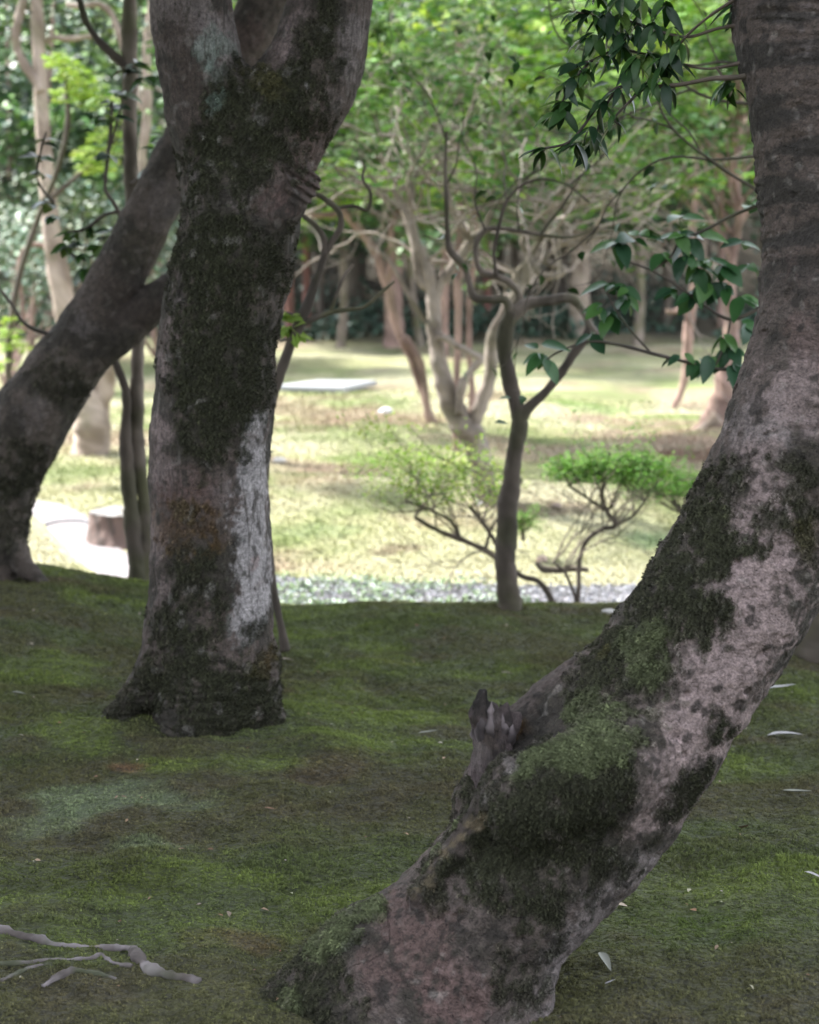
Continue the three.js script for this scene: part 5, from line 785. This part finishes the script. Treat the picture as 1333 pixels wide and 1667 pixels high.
// ───────────────────────── small things ─────────────────────────
function stoneGeo(p, rx, ry, rz, seed, col) {
  const g = new THREE.IcosahedronGeometry(1, 4), a = g.attributes.position, c = [];
  for (let i = 0; i < a.count; i++) { const x = a.getX(i), y = a.getY(i), z = a.getZ(i), n = 1 + 0.3 * fbm(x * 1.2 + seed, y * 1.2, z * 1.2, 3); a.setXYZ(i, p.x + x * n * rx, p.y + y * n * ry, p.z + z * n * rz); const v = 1 + 0.3 * noise(x * 6 + seed, y * 6, z * 6); c.push(col[0] * v, col[1] * v, col[2] * v); }
  g.deleteAttribute('normal'); g.deleteAttribute('uv'); g.setAttribute('color', new THREE.Float32BufferAttribute(c, 3)); g.computeVertexNormals(); return g;
}
{ // cut stump by the path
  const c = V(-2.02, 0, -11.25); c.y = height(c.x, -c.z); const R0 = 0.29, H = 0.19, t = thing('tree_stump', 'low round cut stump with pale cracked top beside the gravel path', 'stump', c.clone());
  const rad = (a, y) => R0 * (1 + 0.07 * noise(Math.cos(a) * 1.5, Math.sin(a) * 1.5, 4) + 0.035 * noise(Math.cos(a) * 6, Math.sin(a) * 6, y * 3) + 0.16 * Math.pow(1 - y, 3));
  const pos = [], col = [], idx = [], S = 96, N = 14;
  for (let j = 0; j <= N; j++) for (let i = 0; i < S; i++) { const a = i / S * 6.28318, y = j / N, r = rad(a, y); pos.push(c.x + Math.cos(a) * r, c.y - 0.05 + y * (H + 0.05) + 0.012 * noise(Math.cos(a) * 3, Math.sin(a) * 3, 1) * y, c.z + Math.sin(a) * r); const n = fbm(a * 5, y * 1.2, 3, 4), q = mix3([0.15, 0.105, 0.095], [0.06, 0.045, 0.04], sstep(-0.1, 0.2, n)); col.push(...q); if (j < N) { const A = j * S + i, B = j * S + (i + 1) % S; idx.push(A, A + S, B, B, A + S, B + S); } }
  const g = geoFrom(pos, idx); g.setAttribute('color', new THREE.Float32BufferAttribute(col, 3)); put('bark', g, M.bark, t);
  const p2 = [], c2 = [], i2 = [], K = 16;
  for (let j = 0; j <= K; j++) for (let i = 0; i < S; i++) { const a = i / S * 6.28318, f = j / K, r = rad(a, 1) * f * 0.985, x = Math.cos(a) * r, z = Math.sin(a) * r; p2.push(c.x + x, c.y + H + 0.012 * noise(Math.cos(a) * 3, Math.sin(a) * 3, 1) * f + 0.012 - 0.01 * f * f + 0.006 * noise(x * 20, 2, z * 20), c.z + z); const ring = 0.8 + 0.2 * Math.sin(r * 180 + 2 * noise(x * 9, 1, z * 9)), cr = sstep(0.02, 0.07, Math.abs(noise(a * 1.1, 3, f * 0.4))), w = mix3([0.24, 0.225, 0.22], [0.11, 0.10, 0.065], sstep(0.05, 0.3, fbm(x * 8, 1, z * 8, 3))); c2.push(w[0] * ring * (0.45 + 0.55 * cr), w[1] * ring * (0.45 + 0.55 * cr), w[2] * ring * (0.45 + 0.55 * cr)); if (j < K) { const A = j * S + i, B = j * S + (i + 1) % S; i2.push(A, B, A + S, B, B + S, A + S); } }
  const g2 = geoFrom(p2, i2); g2.setAttribute('color', new THREE.Float32BufferAttribute(c2, 3)); put('cut_top', g2, std({ roughness: 0.85, side: THREE.DoubleSide }), t);
}
{ // flat stone slab on the lawn
  const p = groundAt(530, 640), d = -p.z, w = 0.5 * 150 * mpp(d), t = new THREE.Shape(); t.moveTo(-w, -0.5); t.lineTo(w * 0.45, -0.95); t.lineTo(w * 1.05, 0.75); t.lineTo(-w * 0.25, 0.95); t.closePath();
  const g = new THREE.ExtrudeGeometry(t, { depth: 0.045, bevelEnabled: true, bevelSize: 0.02, bevelThickness: 0.02, bevelSegments: 2, steps: 1 }); g.rotateX(-Math.PI / 2); g.translate(p.x, p.y + 0.07, p.z - 0.3); g.deleteAttribute('uv');
  const c = []; for (let i = 0; i < g.attributes.position.count; i++) { const x = g.attributes.position.getX(i); const q = 1 + 0.3 * noise(x * 3, 2, i); c.push(0.25 * q, 0.255 * q, 0.27 * q); }; g.setAttribute('color', new THREE.Float32BufferAttribute(c, 3));
  const m = put('stone_slab', g, std({ roughness: 0.55 }), scene); tag(m, 'flat pale stone slab lying on the bright lawn', 'stone slab');
}
const loose = (name, label, cat, px, py, wx, wy, col, seed, group) => { const p = groundAt(px, py), s = mpp(-p.z); p.y += wy * s * 0.4; tag(put(name, stoneGeo(p, wx * s, wy * s, wx * s * 0.8, seed, col), M.stone, scene), label, cat, group); };
loose('small_stone', 'small pale stone on the lawn left of the pinkish double stem', 'stone', 628, 672, 12, 6, [0.5, 0.5, 0.52], 1);
loose('small_stone', 'small pale stone beside the forked mossy trunk, on the sunny lawn', 'stone', 455, 752, 11, 6, [0.5, 0.48, 0.47], 2);
loose('small_stone', 'roundish pinkish stone by the fallen dark branch', 'stone', 882, 914, 9, 8, [0.5, 0.38, 0.35], 3);
loose('small_stone', 'pale flat stone at the ridge beside the leaning trunk', 'stone', 990, 998, 12, 5, [0.42, 0.40, 0.38], 4);
loose('small_stone', 'whitish stone at the foot of the crooked tree', 'stone', 782, 822, 9, 6, [0.52, 0.5, 0.52], 5);
loose('small_stone', 'dark stone lying on the soil mound by the slim trunk', 'stone', 905, 826, 9, 5, [0.16, 0.12, 0.11], 6);
{ const lift = (a, r) => a.map(([x, y, d]) => [(() => { const p = at(x, y, d); return p; })(), r]);
  const m = put('fallen_branch', tube(line([[872, 916, 3, 8.85], [884, 926, 5, 8.85], [910, 928, 6, 8.85], [935, 926, 5.5, 8.85], [958, 928, 4, 8.85]], 8.85), { sides: 8, rough: 0.25, color: BK.dark }), M.bark, scene); tag(m, 'short dark branch caught on the crooked bush stem', 'branch');
  const pts = [[74, 857], [92, 853], [112, 851], [134, 852], [152, 857]].map(([x, y]) => { const p = groundAt(x, y); p.y += 0.012; return [p, 0.014]; });
  tag(put('dark_stick', tube(pts, { sides: 7, rough: 0.1, color: () => [0.05, 0.055, 0.065] }), M.bark, scene), 'thin dark curved stick lying across the pale path', 'stick'); }
// fallen leaves picked out on the moss
const DEAD = [leafGeo(1, 0.2, 0.5, 0.2, 6), leafGeo(1, 0.26, 0.35, -0.25, 6)];
const deadMat = [[0.40, 0.385, 0.40], [0.22, 0.225, 0.19], [0.34, 0.28, 0.23], [0.2, 0.11, 0.07]].map((c) => new THREE.MeshStandardMaterial({ color: new THREE.Color().setRGB(...c), roughness: 0.6, side: THREE.DoubleSide }));
[[1248, 1204, 1312, 1197, 0, 'white fallen leaf on the moss right of the leaning trunk, largest of all'], [1272, 1294, 1318, 1306, 1, 'pale greenish fallen leaf below the largest white one'], [1308, 1428, 1345, 1440, 0, 'white fallen leaf cut by the right edge'], [1245, 1126, 1292, 1128, 0, 'white fallen leaf touching the outline of the leaning trunk'], [976, 1560, 996, 1588, 1, 'narrow greyish fallen leaf below the leaning trunk'], [984, 1612, 1002, 1610, 0, 'tiny white fallen leaf near the lower edge'], [18, 1133, 44, 1135, 1, 'pale curled fallen leaf at the left edge of the moss'], [680, 1200, 712, 1201, 1, 'pale fallen leaf left of the broken stub'], [455, 1078, 480, 1079, 2, 'greyish fallen leaf by the foot of the sapling'], [1000, 1478, 1020, 1494, 2, 'thin brown fallen leaf under the leaning trunk'], [815, 1100, 835, 1101, 2, 'small tan fallen leaf far out on the moss above the stub'], [430, 1322, 448, 1330, 3, 'reddish fallen leaf on the moss left of the leaning trunk'], [196, 1304, 208, 1307, 3, 'reddish fallen leaf in the pale moss below the forked trunk'], [1205, 1356, 1216, 1362, 3, 'dark red fallen leaf below the two pale leaves']].forEach(([x0, y0, x1, y1, mi, label], i) => {
  const a = groundAt(x0, y0), b = groundAt(x1, y1), m = new THREE.Mesh(DEAD[i % 2], deadMat[mi]); m.name = numbered('fallen_leaf'); m.position.copy(a); m.position.y += 0.014; m.lookAt(b.x, b.y + 0.018, b.z); m.scale.setScalar(Math.max(0.02, a.distanceTo(b))); m.castShadow = m.receiveShadow = true; scene.add(m); tag(m, label, 'fallen leaf');
});
{ // flecks of leaf litter and buds
  const R = rng(81), T = [];
  for (let i = 0; i < 420; i++) { const d = 2.5 + R() * 5, x = (R() * 2 - 1) * (0.9 + 0.33 * d), c = [[0.3, 0.2, 0.13], [0.26, 0.22, 0.18], [0.16, 0.09, 0.05], [0.36, 0.33, 0.24]][Math.floor(R() * 4)]; T.push({ p: V(x, height(x, d) + 0.009, -d), e: [(R() - 0.5) * 0.8, R() * 6.28, (R() - 0.5) * 0.8], s: 0.008 + R() * R() * 0.02, c: vary(c, R, 0.3, 0.1) }); }
  instances('leaf_litter', LEAF_SMALL, M.leafDull, T, scene).userData.label = 'small flecks of dry leaf on the moss';
}
{ // gravel and the plants in it
  const R = rng(82), T = [], G = [], peb = new THREE.IcosahedronGeometry(1, 1);
  { const a = peb.attributes.position; for (let i = 0; i < a.count; i++) { const x = a.getX(i), y = a.getY(i), z = a.getZ(i), n = 1 + 0.3 * noise(x * 1.3, y * 1.3, z * 1.3); a.setXYZ(i, x * n, y * n * 0.7, z * n); } peb.computeVertexNormals(); }
  for (let i = 0; i < 40000; i++) {
    const d = 8.5 + R() * 2.2, x = -1.2 + R() * 4.4, pd = pathDist(x, d); if (pd > 0.6 * (0.8 + 0.4 * R())) continue; const s = 0.006 + R() * R() * 0.014, g = R();
    T.push({ p: V(x, height(x, d) + 0.012 + s * 0.2, -d), e: [R() * 6, R() * 6, R() * 6], s: [s * (0.8 + R() * 0.6), s * 0.8, s], c: vary(g < 0.15 ? [0.07, 0.07, 0.07] : g < 0.72 ? [0.13, 0.13, 0.145] : [0.28, 0.28, 0.31], R, 0.2, 0.05) });
  }
  instances('gravel', peb, M.pebble, T, scene).userData.label = 'loose pale pebbles on the path behind the ridge';
  for (let i = 0; i < 5200; i++) {
    const d = 8.4 + R() * 1.6, x = -1.4 + R() * 2.1, pd = pathDist(x, d); if (noise(x * 2.6, d * 2.6, 5) < -0.12 || pd > 0.75) continue; const k = R() < 0.3;
    G.push({ p: V(x, height(x, d) + 0.02 + R() * 0.05, -d), e: [0.3 + (R() - 0.5) * 1.2, R() * 6.28, (R() - 0.5)], s: 0.014 + R() * 0.018, c: vary(k ? [0.28, 0.33, 0.31] : [0.11, 0.18, 0.06], R, 0.3, 0.1) });
  }
  instances('ground_cover', LEAF_ROUND, M.leafGloss, G, scene).userData.label = 'small pale leaved plants spreading over the gravel';
}
if (0) console.log([far(797, 818), far(702, 688), far(1165, 695), far(1098, 664), far(150, 738), far(905,990), far(530,640)].map(q=>q.toFixed(1)).join(' '));
renderer.render(scene, camera);
